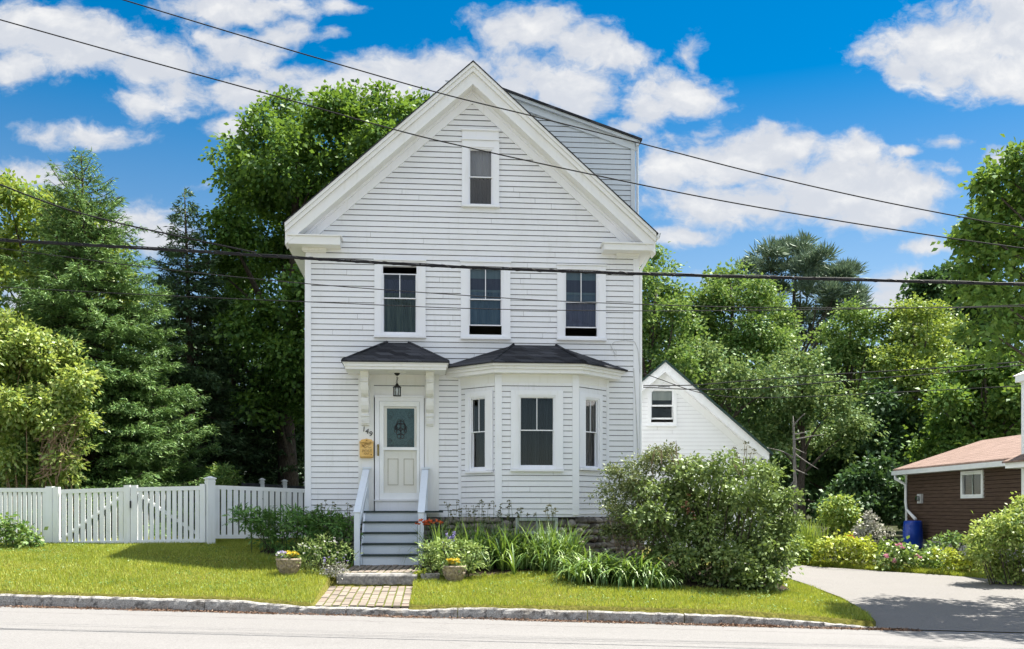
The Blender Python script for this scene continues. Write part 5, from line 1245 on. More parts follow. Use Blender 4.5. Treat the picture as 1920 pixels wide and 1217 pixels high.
# ---------------------------------------------------------------- trees on the left
tree('maple_tree', 'big dark maple rising behind the left side of the house', ground_at(540, 31), PF([
 (655, 205, 52), (600, 245, 60), (555, 232, 48), (735, 222, 46), (785, 215, 32), (690, 255, 60), (500, 262, 52), (465, 300, 45), (520, 330, 75), (600, 320, 85), (700, 320, 85), (432, 340, 34),
 (470, 385, 66), (540, 410, 85), (420, 425, 40), (445, 470, 62), (520, 500, 80), (600, 420, 80), (660, 400, 80), (410, 510, 40), (465, 560, 70), (545, 590, 80), (610, 520, 80), (425, 610, 50), (490, 660, 78), (560, 690, 80), (520, 770, 78), (585, 790, 60), (640, 600, 70), (740, 300, 60), (760, 420, 90)], 31, 2.6),
 L['maple'], .145, .34, nlimb=16, dens=2.7, rc=.36, m=15, gap=.4, sub=10, inner=.12)
tree('broadleaf_tree', 'bright green broadleaf tree at far left behind the large spruce', ground_at(60, 33), PF([
 (20, 385, 46), (75, 400, 48), (130, 425, 44), (40, 450, 70), (110, 480, 70), (175, 475, 50), (0, 520, 80), (90, 560, 80), (200, 530, 50), (-60, 430, 80), (-70, 560, 90), (30, 640, 80), (225, 600, 50), (160, 640, 60)], 33, 1.6),
 L['bright'], .17, .24, dens=2.0, rc=.38, m=15, sub=9, gap=.4, inner=.12)
conifer('spruce_tree', 'large bushy spruce with open tip at the left behind the fence', 152, 288, 25, [(0, .12), (.05, .5), (.12, .95), (.2, 1.2), (.26, 1.45), (.4, 1.9), (.55, 2.3), (.7, 2.75), (.85, 3.2), (1, 3.4)], L['spruce'], lean=34, nb=10, step=.23, blade=.125, bw=.027, droop=.42, dens=1.45, start=.03, bare=.08, upturn=.3)
conifer('fir_tree', 'slender dark fir with bare lower trunk between the spruce and the maple', 346, 360, 29, [(0, .08), (.08, .42), (.2, .85), (.35, 1.2), (.55, 1.5), (.75, 1.75), (1, 1.7)], L['fir'], lean=22, nb=9, step=.27, blade=.16, bw=.042, droop=.34, dens=1.15, start=.10, bare=.1, thin=.06)
conifer('hemlock_tree', 'shaded dark hemlock in the gap left of the house, nearer the fir', 438, 560, 31, [(0, .1), (.2, 1.0), (.5, 1.8), (1, 2.2)], L['fir'], nb=8, step=.34, blade=.18, bw=.05, droop=.35, dens=.85, start=.1, group='dark hemlocks')
conifer('hemlock_tree', 'shaded dark hemlock in the gap left of the house, against the wall corner', 535, 600, 33, [(0, .1), (.2, 1.1), (.5, 1.9), (1, 2.3)], L['fir'], nb=8, step=.34, blade=.18, bw=.05, droop=.35, dens=.85, start=.12, group='dark hemlocks')
shrub('leafy_bush', 'tall yellow green bush with dry twigs above the fence at far left', PF([(30, 640, 44), (70, 660, 46), (110, 690, 46), (20, 700, 62), (80, 740, 66), (130, 750, 40), (30, 790, 66), (100, 800, 52), (20, 860, 56), (80, 865, 48), (130, 870, 34), (-40, 720, 80), (-50, 840, 80), (150, 720, 24), (-20, 640, 50), (55, 680, 60), (110, 760, 60), (60, 820, 66), (150, 790, 24), (110, 845, 50), (40, 905, 40), (90, 900, 34)], 22.6, .7), L['glow'], .12, (gx(45, 22.8), 22.8, h(gx(45, 22.8), 22.8)), stems=26, stem_r=.018, stem_mat=M['twig'], sub=8, gap=.35, dens=2.4, rc=.22, m=13, aspect=.5)
# bare twigs on its house side
bt_ = empty('twig_tangle', (gx(130, 22.2), 22.2, h(gx(130, 22.2), 22.2)), 0, 'tangle of bare brown twigs beside the yellow green bush', 'twigs')
mb = MB()
for i in range(70):
    p = at(rnd.uniform(60, 120), rnd.uniform(800, 900), 22.1+rnd.uniform(-.3, .4)); q_ = at(rnd.uniform(90, 168), rnd.uniform(770, 880), 22.0+rnd.uniform(-.5, .4))
    limb(mb, p-bt_.location, q_-bt_.location, .011, .003, 5, .14, 4)
for i in range(5): limb(mb, (rnd.uniform(-.3, .2), rnd.uniform(0, .3), 0), at(rnd.uniform(70, 130), rnd.uniform(810, 880), 22.2)-bt_.location, .02, .008, 5, .1, 5)
mb.build('twigs', M['twig'], bt_)
shrub('ground_bush', 'low green bush in front of the fence at far left', PF([(8, 990, 22), (35, 1000, 24), (58, 1012, 17), (10, 1015, 20), (-25, 995, 30), (35, 1020, 15), (70, 1022, 9)], 19.9, .15), L['mid'], .10, dens=1.2, rc=.17, m=11, aspect=.7)
shrub('arborvitae', 'small rounded arborvitae just behind the gate', PF([(420, 885, 17), (408, 899, 18), (432, 899, 17), (420, 920, 24)], 24.5, .1), L['mid'], .10, dens=1.6, rc=.16, m=16, aspect=.35)

# ---------------------------------------------------------------- trees on the right
def wood(name, label, px, Y, puffs, mat, size, r=.2, dep=1.6, group='trees behind the house', **k):
    kk = dict(dens=2.7, rc=.40, m=17, gap=.4, sub=9, inner=.12); kk.update(k)
    return tree(name, label, ground_at(px, Y), PF(puffs, Y, dep), mat, size, r, group=group, **kk)
wood('broadleaf_tree', 'green tree just clear of the right wall of the house', 1215, 36, [(1218, 500, 36), (1208, 540, 40), (1240, 560, 42), (1222, 610, 56), (1262, 600, 34), (1270, 640, 40), (1230, 680, 60), (1200, 600, 40), (1285, 690, 40)], L['mid'], .14)
wood('locust_tree', 'feathery green tree left of the pine, taller behind the white wing', 1360, 41, [(1340, 545, 34), (1380, 530, 28), (1318, 590, 44), (1370, 590, 56), (1425, 580, 50), (1455, 610, 34), (1300, 640, 46), (1400, 650, 64), (1345, 660, 60), (1455, 660, 46)], L['mid'], .145)
wood('locust_tree', 'pale leafy tree directly behind the white wing roof', 1330, 37, [(1290, 690, 46), (1330, 690, 46), (1280, 740, 50), (1375, 720, 50), (1340, 760, 60), (1420, 760, 46), (1400, 810, 46), (1450, 730, 40)], L['grey'], .14, rc=.44)
# pine: plates of needles
tree('pine_tree', 'tall dark blue green pine against the sky, right of centre', ground_at(1490, 56), PF([
 (1440, 480, 30), (1475, 472, 26), (1505, 475, 28), (1530, 490, 24), (1410, 505, 26), (1455, 510, 34), (1500, 515, 36), (1545, 520, 24), (1590, 512, 18), (1575, 530, 24), (1415, 540, 30), (1470, 550, 42), (1530, 555, 38), (1580, 565, 30), (1605, 560, 14), (1440, 585, 36), (1500, 600, 44), (1560, 600, 34), (1600, 590, 18), (1480, 640, 40), (1540, 640, 34)], 56, 1.8), L['pine'], .46, .28,
 nlimb=20, top=at(1490, 500, 56), sub=7, dens=1.25, rc=.62, m=40, aspect=.13, needle=True, squash=.62, gap=.5, inner=.25, group='trees behind the house')
wood('broadleaf_tree', 'rounded green tree under the right side of the pine', 1595, 45, [(1565, 630, 34), (1600, 605, 34), (1635, 630, 36), (1555, 680, 40), (1605, 670, 50), (1650, 690, 40), (1580, 730, 50)], L['mid'], .15)
wood('broadleaf_tree', 'light yellow green tree right of the rounded tree', 1710, 43, [(1690, 610, 36), (1740, 595, 34), (1775, 630, 34), (1715, 650, 50), (1670, 680, 40), (1760, 690, 40), (1700, 720, 54), (1650, 750, 44), (1740, 760, 46)], L['bright'], .145)
wood('broadleaf_tree', 'greyish leafy tree below the pine in the middle of the wood', 1500, 38, [(1480, 700, 44), (1440, 760, 44), (1520, 730, 44), (1490, 780, 56), (1560, 770, 44), (1450, 830, 46), (1530, 840, 54), (1590, 810, 40)], L['grey'], .15, rc=.44)
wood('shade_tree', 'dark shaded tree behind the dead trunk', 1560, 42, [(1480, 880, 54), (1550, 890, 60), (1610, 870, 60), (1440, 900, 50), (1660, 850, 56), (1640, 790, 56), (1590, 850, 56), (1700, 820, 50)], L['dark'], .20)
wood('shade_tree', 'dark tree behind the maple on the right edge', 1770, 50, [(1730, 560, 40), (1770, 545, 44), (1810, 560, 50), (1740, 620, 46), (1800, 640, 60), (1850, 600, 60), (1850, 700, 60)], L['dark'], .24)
wood('maple_tree', 'rounded maple with bright leaf tips behind the brown building', 1850, 37, [(1800, 715, 30), (1850, 690, 34), (1890, 705, 36), (1790, 770, 38), (1840, 750, 50), (1900, 770, 46), (1770, 820, 36), (1830, 820, 46), (1890, 830, 40), (1745, 860, 34), (1800, 870, 40), (1950, 740, 60), (1950, 830, 60)], L['maple2'], .18, rc=.38, m=18)
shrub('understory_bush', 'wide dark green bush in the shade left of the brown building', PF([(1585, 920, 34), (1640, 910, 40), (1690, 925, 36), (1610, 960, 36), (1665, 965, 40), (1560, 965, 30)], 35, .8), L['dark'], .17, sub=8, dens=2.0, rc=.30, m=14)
tree('foreground_maple', 'maple overhanging the driveway with its trunk beyond the right edge', (11.6, 18.2, h(11.6, 18.2)), PF([
 (1895, 340, 36), (1918, 305, 28), (1855, 350, 18), (1835, 435, 30), (1870, 420, 50), (1910, 400, 60), (1815, 455, 15), (1840, 500, 34), (1890, 490, 66), (1830, 560, 36), (1875, 565, 56), (1905, 620, 60), (1860, 625, 34), (1895, 665, 34)], 18, .7)+
 [(Vector((9.7, 18.2, 7.3)), .8), (Vector((10.6, 17.6, 8.1)), 1.0), (Vector((11.6, 18.4, 9.0)), 1.3), (Vector((12.8, 17.6, 8.2)), 1.5), (Vector((10.6, 19.4, 6.6)), 1.3), (Vector((11.2, 16.4, 6.8)), 1.3), (Vector((12.6, 19.2, 6.4)), 1.4), (Vector((12.8, 16.6, 6.0)), 1.3), (Vector((9.9, 18.9, 5.2)), .9), (Vector((11.4, 17.9, 5.4)), 1.0)],
 L['maple2'], .125, .2, nlimb=30, top=(11.4, 18.1, 8.6), sub=9, dens=1.35, rc=.26, m=12, gap=.5, inner=.1)
# dead tree
dt = empty('dead_tree', ground_at(1490, 33), 0, 'thin bare grey tree trunk with broken side branches in front of the dark wood', 'tree')
mb = MB(); b0 = Vector(dt.location); tp = [at(1491, 990, 33), at(1492, 930, 33), at(1490, 880, 33), at(1489, 830, 33), at(1488, 805, 33), at(1487, 780, 33)]
mb.tube([p-b0 for p in tp], [.065, .06, .055, .048, .036, .012], 9)
for (x1, y1, x2, y2) in ((1489, 850, 1535, 880), (1488, 815, 1520, 808), (1488, 825, 1545, 815), (1489, 860, 1440, 840), (1440, 840, 1420, 855), (1490, 880, 1515, 890), (1487, 800, 1510, 775), (1490, 900, 1470, 925), (1488, 840, 1510, 850)):
    limb(mb, at(x1, y1, 33)-b0, at(x2, y2, 32.8)-b0, .03, .008, 6, .08, 5)
mb.build('trunk', M['timber'], dt, smooth=True)
# distant woodland closing the view
def woods(name, spans, Y0_, Y1_, mat, n, size, label):
    P = []
    for (xa, xb, ya, yb, k_) in spans:
        m_ = int(n*k_); px = R.uniform(xa, xb, m_); Yv = R.uniform(Y0_, Y1_, m_); cl_ = 10*np.sin(px*.05)+14*np.sin(px*.017+1); py = R.uniform(0, 1, m_); py = (ya+cl_)+(yb-ya-cl_)*py
        P.append(np.stack([(px-960)/F*Yv, Yv, ZC+(HZ-py)/F*Yv], -1))
    P = np.concatenate(P); m_ = len(P); k2 = 10; idx = np.repeat(np.arange(m_), k2)
    P2 = P[idx]+R.normal(0, .8, (m_*k2, 3)); N = unit(UP+R.normal(0, .6, (len(P2), 3))); D = unit(R.normal(size=(len(P2), 3))-UP*.3)
    l = size*R.uniform(.6, 1.3, len(P2)); o = leaf_mesh(name, P2, D, N, l, l*.7, mat, None); tag(o, label, 'woodland', None, 'stuff')
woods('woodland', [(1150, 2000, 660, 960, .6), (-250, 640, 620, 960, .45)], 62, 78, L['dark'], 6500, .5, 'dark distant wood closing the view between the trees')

# ---------------------------------------------------------------- planting in front of the house
shrub('shade_shrub', 'dark green arching compound leaved shrub by the fence and left house corner', PF([(470, 975, 20), (500, 985, 26), (530, 985, 26), (560, 985, 28), (590, 985, 26), (620, 985, 26), (645, 990, 22), (490, 1010, 24), (530, 1012, 26), (575, 1015, 26), (620, 1012, 26), (450, 965, 9), (510, 1025, 16)], 19.9, .35), L['dwarf'], .12, dens=1.3, rc=.17, m=13, aspect=.32, droop=.15, cat='shrub')
# arching pinnate fronds over it
def frond_plant(root, specs, mat, size=.085, asp=.32):
    Ps, Ds, Ns = [], [], []; base = np.array(root.location)
    for (p, q_, arch) in specs:
        p, q_ = np.array(p), np.array(q_); d = unit(q_-p); sd = unit(np.cross(d, UP)); t = np.linspace(.12, 1, 16)
        c_ = p+np.outer(t, q_-p)+np.outer(arch*np.sin(pi*t), UP)
        for s_ in (-1, 1): Ps.append(c_); Ds.append(unit(sd*s_+d*.45-UP*.25+R.normal(0, .12, (16, 3)))); Ns.append(unit(UP+R.normal(0, .2, (16, 3))))
    P = np.concatenate(Ps); l = size*R.uniform(.8, 1.2, len(P)); return leaf_mesh('fronds', P, np.concatenate(Ds), np.concatenate(Ns), l, l*asp, mat, root, org=base)
fp = empty('sumac_shrub', ground_at(500, 19.8), 0, 'shaded shrub with long feathery fronds reaching over the fence rail', 'shrub')
sp = []
for i in range(46):
    x_ = rnd.uniform(470, 640); yb = 19.8+rnd.uniform(-.3, .4); p = at(x_, rnd.uniform(985, 1010), yb); a_ = rnd.uniform(-75, 55); sp.append((p, at(x_+a_, rnd.uniform(948, 985), yb-rnd.uniform(-.2, .5)), rnd.uniform(.05, .16)))
frond_plant(fp, sp, L['dwarf'], .11, .30)
mb = MB(); b0 = Vector(fp.location)
for (p, q_, ar) in sp[::2]: mb.tube([(Vector((p.x, p.y, h(p.x, p.y)))-b0), p-b0, p.lerp(q_, .5)+Vector((0, 0, ar))-b0, q_-b0], [.008, .007, .005, .002], 4)
mb.build('stems', M['stem'], fp)

def clump(name, label, pxs, Y, n, ln, wd, mat=None, group=None, cat='plant', spread=.16, lean=(.35, 1.15), dy=.18):
    c0 = ground_at(sum(pxs)/len(pxs), Y); root = empty(name, c0, 0, label, cat, group)
    B = []
    for px in pxs:
        for _ in range(14):
            x_ = gx(px, Y)+rnd.gauss(0, spread); y_ = Y+rnd.gauss(0, dy); B.append((x_-c0.x, y_-c0.y, h(x_, y_)-c0.z-.01))
    V, Fq = straps(np.array(B), n, ln, wd, lean); np_mesh('blades', V, Fq, mat or L['daylily'], root, smooth=True); return root
G1 = 'daylilies below the bay window'
clump('daylily', 'daylily clump in the bed, closest to the front steps', [825, 845, 868], 19.35, 460, .98, .032, group=G1, lean=(.15, 1.05), dy=.3)
clump('daylily', 'daylily clump in the middle of the bed below the bay window', [890, 915, 945], 19.35, 520, .98, .033, group=G1, lean=(.15, 1.05), dy=.3)
clump('daylily', 'daylily clump below the cellar window', [970, 995, 1020], 19.3, 520, .98, .033, group=G1, lean=(.15, 1.05), dy=.3)
clump('daylily', 'sunlit daylily clump at the stone foundation end of the bed', [1040, 1058], 19.2, 420, .95, .034, group=G1, lean=(.15, 1.05), dy=.3)
clump('daylily', 'large bright daylily clump at the edge of the lawn below the big shrubs', [1110, 1140, 1165, 1190], 17.7, 760, .92, .038, spread=.26, lean=(.5, 1.25), dy=.24)
clump('daylily', 'small shaded daylily clump behind the left flower pot', [560, 590], 19.3, 160, .6, .022, L['dwarf'])
clump('daylily', 'sparse daylily clump tucked under the left stair rail', [630, 650], 19.6, 130, .6, .022, L['dwarf'])
clump('daylily', 'thin daylily tuft at the lilac foot', [1205, 1222], 17.4, 150, .62, .026, lean=(.4, 1.1))
# seed stalks
def stalks(name, label, pxs, Y, z_py, n):
    c0 = ground_at(sum(pxs)/2, Y); root = empty(name, c0, 0, label, 'plant'); mb = MB(); heads = []
    for i in range(n):
        px = rnd.uniform(*pxs); y_ = Y+rnd.uniform(-.25, .25); b0 = Vector((gx(px, y_), y_, h(gx(px, y_), y_))); t_ = at(px+rnd.uniform(-9, 9), rnd.uniform(*z_py), y_)
        limb(mb, b0-c0, t_-c0, .0065, .004, 4, .03, 4); heads += [t_+Vector((rnd.uniform(-.03, .03), 0, -rnd.uniform(0, .12))) for _ in range(3)]
    mb.build('stalks', M['stem'], root); flowers(root, heads, .035, L['seed'], 'seed_heads', 6); return root  # the small clusters are seed heads on the stalks
stalks('seed_stalk_plant', 'tall thin stalks with seed heads against the bay siding', (835, 1045), 19.55, (938, 965), 46)
stalks('seed_stalk_plant', 'thin dark stalks against the siding left of the steps', (588, 662), 19.9, (936, 965), 16)
# orange lilies
ol = empty('orange_lily', ground_at(812, 19.3), 0, 'orange lilies flowering beside the right stair rail', 'flower')
pts = [at(x_, y_, 19.2) for x_, y_ in ((783, 984), (788, 978), (797, 981), (805, 979), (811, 982), (822, 980), (800, 985), (828, 983))]
flowers(ol, pts, .07, L['orangef'], n=8); mb = MB()
for p in pts: limb(mb, Vector((p.x+rnd.uniform(-.05, .05), 19.35, h(p.x, 19.35)))-ol.location, p-ol.location, .007, .004, 4, .04, 4)
mb.build('stems', M['stem'], ol)
# shrub right of the steps with purple spires
shrub('leafy_shrub', 'dense light green shrub at the foot of the steps behind the right pot', PF([(800, 1032, 17), (830, 1028, 18), (862, 1030, 18), (890, 1036, 17), (800, 1058, 19), (832, 1055, 22), (865, 1056, 22), (893, 1060, 17), (815, 1076, 12), (845, 1078, 13), (880, 1076, 13)], 17.95, .2), L['catmint'], .085, dens=1.5, rc=.12, m=9, aspect=.42, droop=.1, stems=16)
bs = empty('spire_flower', ground_at(838, 18.6), 0, 'pale purple flower spires rising out of the light green shrub', 'flower')
mb = MB(); pts = []
for (x_, y_) in ((838, 1002), (851, 998), (845, 1008), (832, 1012)):
    p = at(x_, y_, 18.5); limb(mb, Vector((p.x, 18.55, h(p.x, 18.55)))-bs.location, p-bs.location, .006, .003, 4, .02, 4); pts += [p-Vector((0, 0, .025*k_)) for k_ in range(9)]
mb.build('stems', M['stem'], bs); flowers(bs, pts, .032, L['purplef'], n=8)
# catmint and silver plants left of the path
cm = shrub('catmint', 'airy yellow green plant between the left pot and the steps', PF([(570, 1040, 14), (590, 1030, 16), (612, 1035, 16), (575, 1062, 16), (600, 1058, 18), (625, 1060, 16), (590, 1076, 11), (640, 1030, 12), (560, 1055, 11), (650, 1040, 10), (610, 1015, 9), (575, 1020, 9)], 17.95, .2), L['catmint'], .06, dens=1.0, rc=.14, m=13, aspect=.28, droop=-.5, stems=40, stem_r=.004, stem_mat=M['stem'])
fl = [at(rnd.uniform(555, 650), rnd.uniform(1008, 1045), 17.95+rnd.uniform(-.25, .25)) for _ in range(22)]
flowers(cm, fl, .03, L['whitef'], n=6)
sv = shrub('silver_plant', 'low silvery mauve plant spilling beside the brick path', PF([(612, 1072, 10), (628, 1068, 11), (642, 1064, 9), (618, 1082, 10), (636, 1080, 10), (605, 1084, 7)], 17.75, .12), L['silver'], .04, dens=1.5, rc=.08, m=10, aspect=.5, stems=10, stem_r=.003)
flowers(sv, [at(rnd.uniform(605, 655), rnd.uniform(1045, 1072), 17.8+rnd.uniform(-.1, .1)) for _ in range(14)], .026, L['purplef'], n=6)
shrub('edging_plant', 'small green edging plant at the granite step', PF([(782, 1080, 6), (776, 1086, 5), (785, 1090, 5), (790, 1074, 6)], 17.7, .05), L['lime'], .05, dens=1.5, rc=.06, m=9, stems=6, stem_r=.003)
# flower pots
def urn(px, Y, w, hh, label):
    x_ = gx(px, Y); b0 = Vector((x_, Y, h(x_, Y)-.01)); root = empty('flower_pot', b0, 0, label, 'flower pot', 'cast stone pots beside the path')
    mb = MB(); r = w/2; mb.lathe([(r*.44, 0), (r*.50, .010), (r*.60, hh*.12), (r*.74, hh*.32), (r*.84, hh*.54), (r*.90, hh*.74), (r*.94, hh*.80), (r*.93, hh*.83), (r*.98, hh*.86), (r*1.0, hh*.92), (r*.97, hh), (r*.86, hh*.985), (r*.82, hh*.88)], 40)
    for j in range(4):
        t = j*pi/2-pi/2; mb.tube([(cos(t)*r*(.52+.42*sin(k_/6*pi/2)+.01), sin(t)*r*(.52+.42*sin(k_/6*pi/2)+.01), hh*(.04+.75*k_/6)) for k_ in range(7)], .011, 6)
    for j in range(8):     # garland swags in relief
        a_ = j*pi/4-pi/2+pi/8
        mb.tube([(cos(a_+.3*(k_/6-.5))*r*(.865-.08*sin(pi*k_/6)), sin(a_+.3*(k_/6-.5))*r*(.865-.08*sin(pi*k_/6)), hh*(.62-.22*sin(pi*k_/6))) for k_ in range(7)], .014, 6)
    mb.build('bowl', M['urn'], root, smooth=True)
    mb = MB(); mb.lathe([(.01, hh*.9), (r*.82, hh*.9)], 24); mb.f = mb.f[:-2]; mb.mi = mb.mi[:-2]; mb.build('soil', M['soil'], root); return root, b0, r, hh
def pansies(name, label, pot, cols):
    root_, b0, r, hh = pot; root = empty(name, b0+Vector((0, 0, hh*.9)), 0, label, 'flowers')
    P, D, N, l, w = puff_leaves([((b0.x+r*.4*cos(t), b0.y+r*.35*sin(t), b0.z+hh*.98), r*.42) for t in np.linspace(0, 5.2, 5)], .045, dens=1.4, rc=.06, m=6)
    leaf_mesh('foliage', P, D, N, l, w, L['catmint'], root, org=root.location)
    for (mat, x0, x1, n) in cols:
        flowers(root, [b0+Vector((rnd.uniform(x0, x1)*r, rnd.uniform(-.6, .4)*r, hh+rnd.uniform(.02, .10))) for _ in range(n)], .042, mat, n=9)
pot1 = urn(541, 17.7, .45, .31, 'cast stone flower pot on the lawn left of the path')
pansies('pansy_plant', 'yellow and violet pansies filling the left pot', pot1, [(L['yellowf'], -.2, .8, 30), (L['purplef'], -.75, -.2, 14), (L['whitef'], -.8, -.1, 6)])
pot2 = urn(852, 17.55, .42, .30, 'cast stone flower pot on the lawn right of the path')
pansies('pansy_plant', 'bright yellow flowers filling the right pot', pot2, [(L['yellowf'], -.6, .35, 46)])
x_ = gx(807, 17.75); tr_ = empty('planter_trough', (x_, 17.75, h(x_, 17.75)), 0, 'small low stone trough beside the right flower pot', 'planter')
mb = MB(); mb.loft([(-.15, -.09, -.01), (.15, -.09, -.01), (.15, .09, -.01), (-.15, .09, -.01)], [(-.165, -.10, .10), (.165, -.10, .10), (.165, .10, .10), (-.165, .10, .10)], caps=False); mb.loft([(-.135, -.075, .06), (.135, -.075, .06), (.135, .075, .06), (-.135, .075, .06)], [(-.14, -.08, .10), (.14, -.08, .10), (.14, .08, .10), (-.14, .08, .10)], caps=False)
for (a_, c_, e_, g_) in ((-.165, .165, -.10, -.08), (-.165, .165, .08, .10), (-.165, -.14, -.08, .08), (.14, .165, -.08, .08)): mb.box(a_, c_, e_, g_, .1001, .108)
mb.build('trough', M['granite'], tr_); mb = MB(); mb.box(-.137, .137, -.077, .077, .02, .075); mb.build('soil', M['soil'], tr_)

# big shrubs at the right corner
shrub('olive_shrub', 'tall loose olive green shrub leaning on the right house corner', PF([(1195, 885, 30), (1230, 875, 32), (1265, 885, 30), (1170, 920, 30), (1205, 925, 40), (1250, 925, 42), (1150, 960, 24), (1180, 965, 36), (1220, 975, 40), (1145, 1000, 18), (1175, 1010, 28), (1270, 950, 36), (1215, 860, 14), (1250, 852, 10), (1285, 900, 34), (1140, 930, 20), (1160, 890, 22), (1210, 1000, 34), (1240, 1010, 34), (1290, 960, 40)], 18.9, .4), L['olive'], .062, sub=8, dens=2.4, rc=.15, m=13, aspect=.5, gap=.45, stems=30, stem_r=.009, stem_mat=M['twig'], inner=.2, spread=1.0)
sh = shrub('lilac_shrub', 'very large rounded lilac shrub at the corner of lawn and driveway', PF([(1290, 900, 36), (1345, 895, 38), (1240, 930, 38), (1230, 980, 40), (1465, 940, 24), (1470, 985, 22), (1390, 895, 36), (1425, 915, 36), (1280, 950, 40), (1330, 950, 50), (1385, 945, 52), (1435, 960, 42), (1255, 1000, 40), (1300, 1005, 56), (1360, 1000, 60), (1420, 1010, 52), (1455, 1010, 26), (1235, 1045, 32), (1275, 1055, 42), (1420, 1060, 48), (1455, 1060, 28), (1400, 1090, 28), (1445, 1092, 26), (1300, 1085, 30), (1260, 1090, 24), (1345, 1092, 28), (1225, 1075, 22), (1320, 1055, 44), (1365, 1055, 48), (1380, 1085, 32), (1290, 1100, 20), (1420, 1100, 20), (1465, 1030, 22)], 18.2, .55), L['lilac'], .085, sub=8, dens=2.0, rc=.18, m=14, aspect=.62, gap=.45, stems=44, stem_r=.016, inner=.15, spread=1.1)
fl = [at(rnd.uniform(1280, 1305), rnd.uniform(925, 975), 17.8) for _ in range(12)]; flowers(sh, fl, .045, L['wine'], 'wine_leaves', 6)
mb = MB()
for (x0, y0, x1, y1) in ((1275, 880, 1262, 830), (1270, 880, 1255, 845), (1385, 890, 1378, 838), (1392, 890, 1400, 828), (1398, 880, 1412, 845), (1380, 880, 1370, 850), (1240, 870, 1236, 835), (1222, 870, 1226, 845), (1300, 880, 1310, 862), (1330, 880, 1338, 862)):
    for k_ in range(3): limb(mb, at(x0, y0, 18.3)-sh.location, at(x1+rnd.uniform(-7, 7), y1+rnd.uniform(-4, 12), 18.3)-sh.location, .008, .003, 5, .06, 4)
mb.build('dry_twigs', M['twig'], sh)
flowers(sh, [at(x_+rnd.uniform(-7, 7), y_+rnd.uniform(-4, 22), 18.3) for x_, y_ in ((1262, 832), (1378, 842), (1400, 832), (1412, 848), (1236, 838), (1310, 864), (1338, 864), (1325, 866)) for _ in range(9)], .035, L['seed'], 'dry_heads', 5)  # dry heads at the twig tips, built as small clusters
# garden across the driveway
shrub('round_bush', 'rounded light green bush across the driveway', PF([(1572, 955, 26), (1555, 970, 22), (1590, 970, 22), (1572, 985, 28), (1600, 990, 14)], 29, .3), L['bright'], .11, dens=1.4, rc=.18, m=12)
shrub('pale_shrub', 'pale grey green upright plant right of the rounded bush', PF([(1625, 970, 10), (1638, 975, 10), (1620, 988, 13), (1640, 992, 13), (1612, 1002, 12), (1632, 1006, 14)], 28, .2), L['silver'], .08, dens=1.2, rc=.13, m=10)
clump('tall_grass_plant', 'tall upright light green blades beside the lilac across the driveway', [1494, 1505, 1515, 1524], 25.6, 340, 1.15, .03, L['bright'], spread=.12, lean=(.02, .30))
shrub('garden_shrub', 'bright green leafy plant at the driveway edge beside the tall blades', PF([(1482, 1020, 20), (1500, 1030, 18), (1478, 1045, 20), (1498, 1050, 15)], 25, .2), L['bright'], .09, dens=1.3, rc=.15, m=10)
shrub('lime_hedge', 'low lime yellow hedge plants along the driveway edge', PF([(1545, 1030, 16), (1570, 1026, 17), (1598, 1028, 18), (1625, 1032, 17), (1648, 1036, 15), (1545, 1048, 14), (1575, 1050, 16), (1605, 1052, 16), (1635, 1056, 15), (1560, 1015, 9), (1590, 1014, 9), (1620, 1016, 9)], 24.8, .3), L['lime'], .10, dens=1.5, rc=.16, m=10, stems=14, stem_r=.006)
pe = shrub('peony_bush', 'leafy peony plants with pink flowers in the driveway bed', PF([(1668, 1034, 16), (1695, 1036, 14), (1722, 1044, 12), (1670, 1055, 18), (1700, 1055, 20), (1730, 1058, 18), (1755, 1045, 16), (1765, 1065, 15), (1690, 1024, 7)], 24.0, .35), L['peony'], .11, dens=1.4, rc=.16, m=10, stems=14, stem_r=.006)
flowers(pe, [at(x_, y_, 23.7) for x_, y_ in ((1661, 1042), (1664, 1046), (1678, 1051), (1676, 1055), (1682, 1024), (1692, 1028), (1688, 1022), (1718, 1043), (1724, 1047), (1778, 1036))], .06, L['pinkf'], n=22)
shrub('garden_shrub', 'yellow green low plants in the driveway bed nearest the large bush', PF([(1770, 1045, 16), (1790, 1055, 18), (1800, 1075, 15), (1822, 1060, 20), (1840, 1075, 18), (1780, 1075, 13), (1845, 1045, 15)], 23.2, .3), L['lime'], .095, dens=1.3, rc=.15, m=10, stems=12, stem_r=.005)
shrub('dark_garden_plant', 'dark green plants against the brown building wall', PF([(1760, 1020, 14), (1785, 1015, 16), (1808, 1020, 16), (1830, 1015, 14), (1745, 1030, 10)], 26.5, .3), L['mid'], .10, dens=1.1, rc=.15, m=10)
shrub('wild_rose_bush', 'tall yellow green bush in front of the brown building at right edge', PF([(1862, 1000, 24), (1890, 985, 26), (1915, 975, 28), (1850, 1030, 26), (1885, 1025, 34), (1920, 1020, 34), (1860, 1060, 28), (1900, 1065, 32), (1880, 1085, 22), (1915, 1090, 20), (1835, 1010, 9), (1835, 1040, 10), (1950, 1000, 40), (1950, 1060, 40), (1925, 945, 14)], 21.2, .4), L['glow'], .095, sub=7, dens=1.7, rc=.18, m=12, aspect=.55, stems=26, gap=.35)
rf = empty('red_rose', ground_at(1594, 26), 0, 'single red flower behind the lime hedge', 'flower')
flowers(rf, [at(1593, 1008, 25.6), at(1596, 1010, 25.6)], .09, L['redf'], n=20); mb = MB(); limb(mb, (0, 0, 0), at(1594, 1010, 25.6)-Vector(rf.location), .008, .005, 4, .03, 4); mb.build('stem', M['stem'], rf)
shrub('white_flower_plant', 'loose white flowered plant left of the blue barrel', PF([(1655, 1002, 8), (1668, 998, 6), (1662, 1010, 9), (1645, 1012, 9)], 28.5, .2), L['silver'], .07, dens=1.0, rc=.12, m=9)

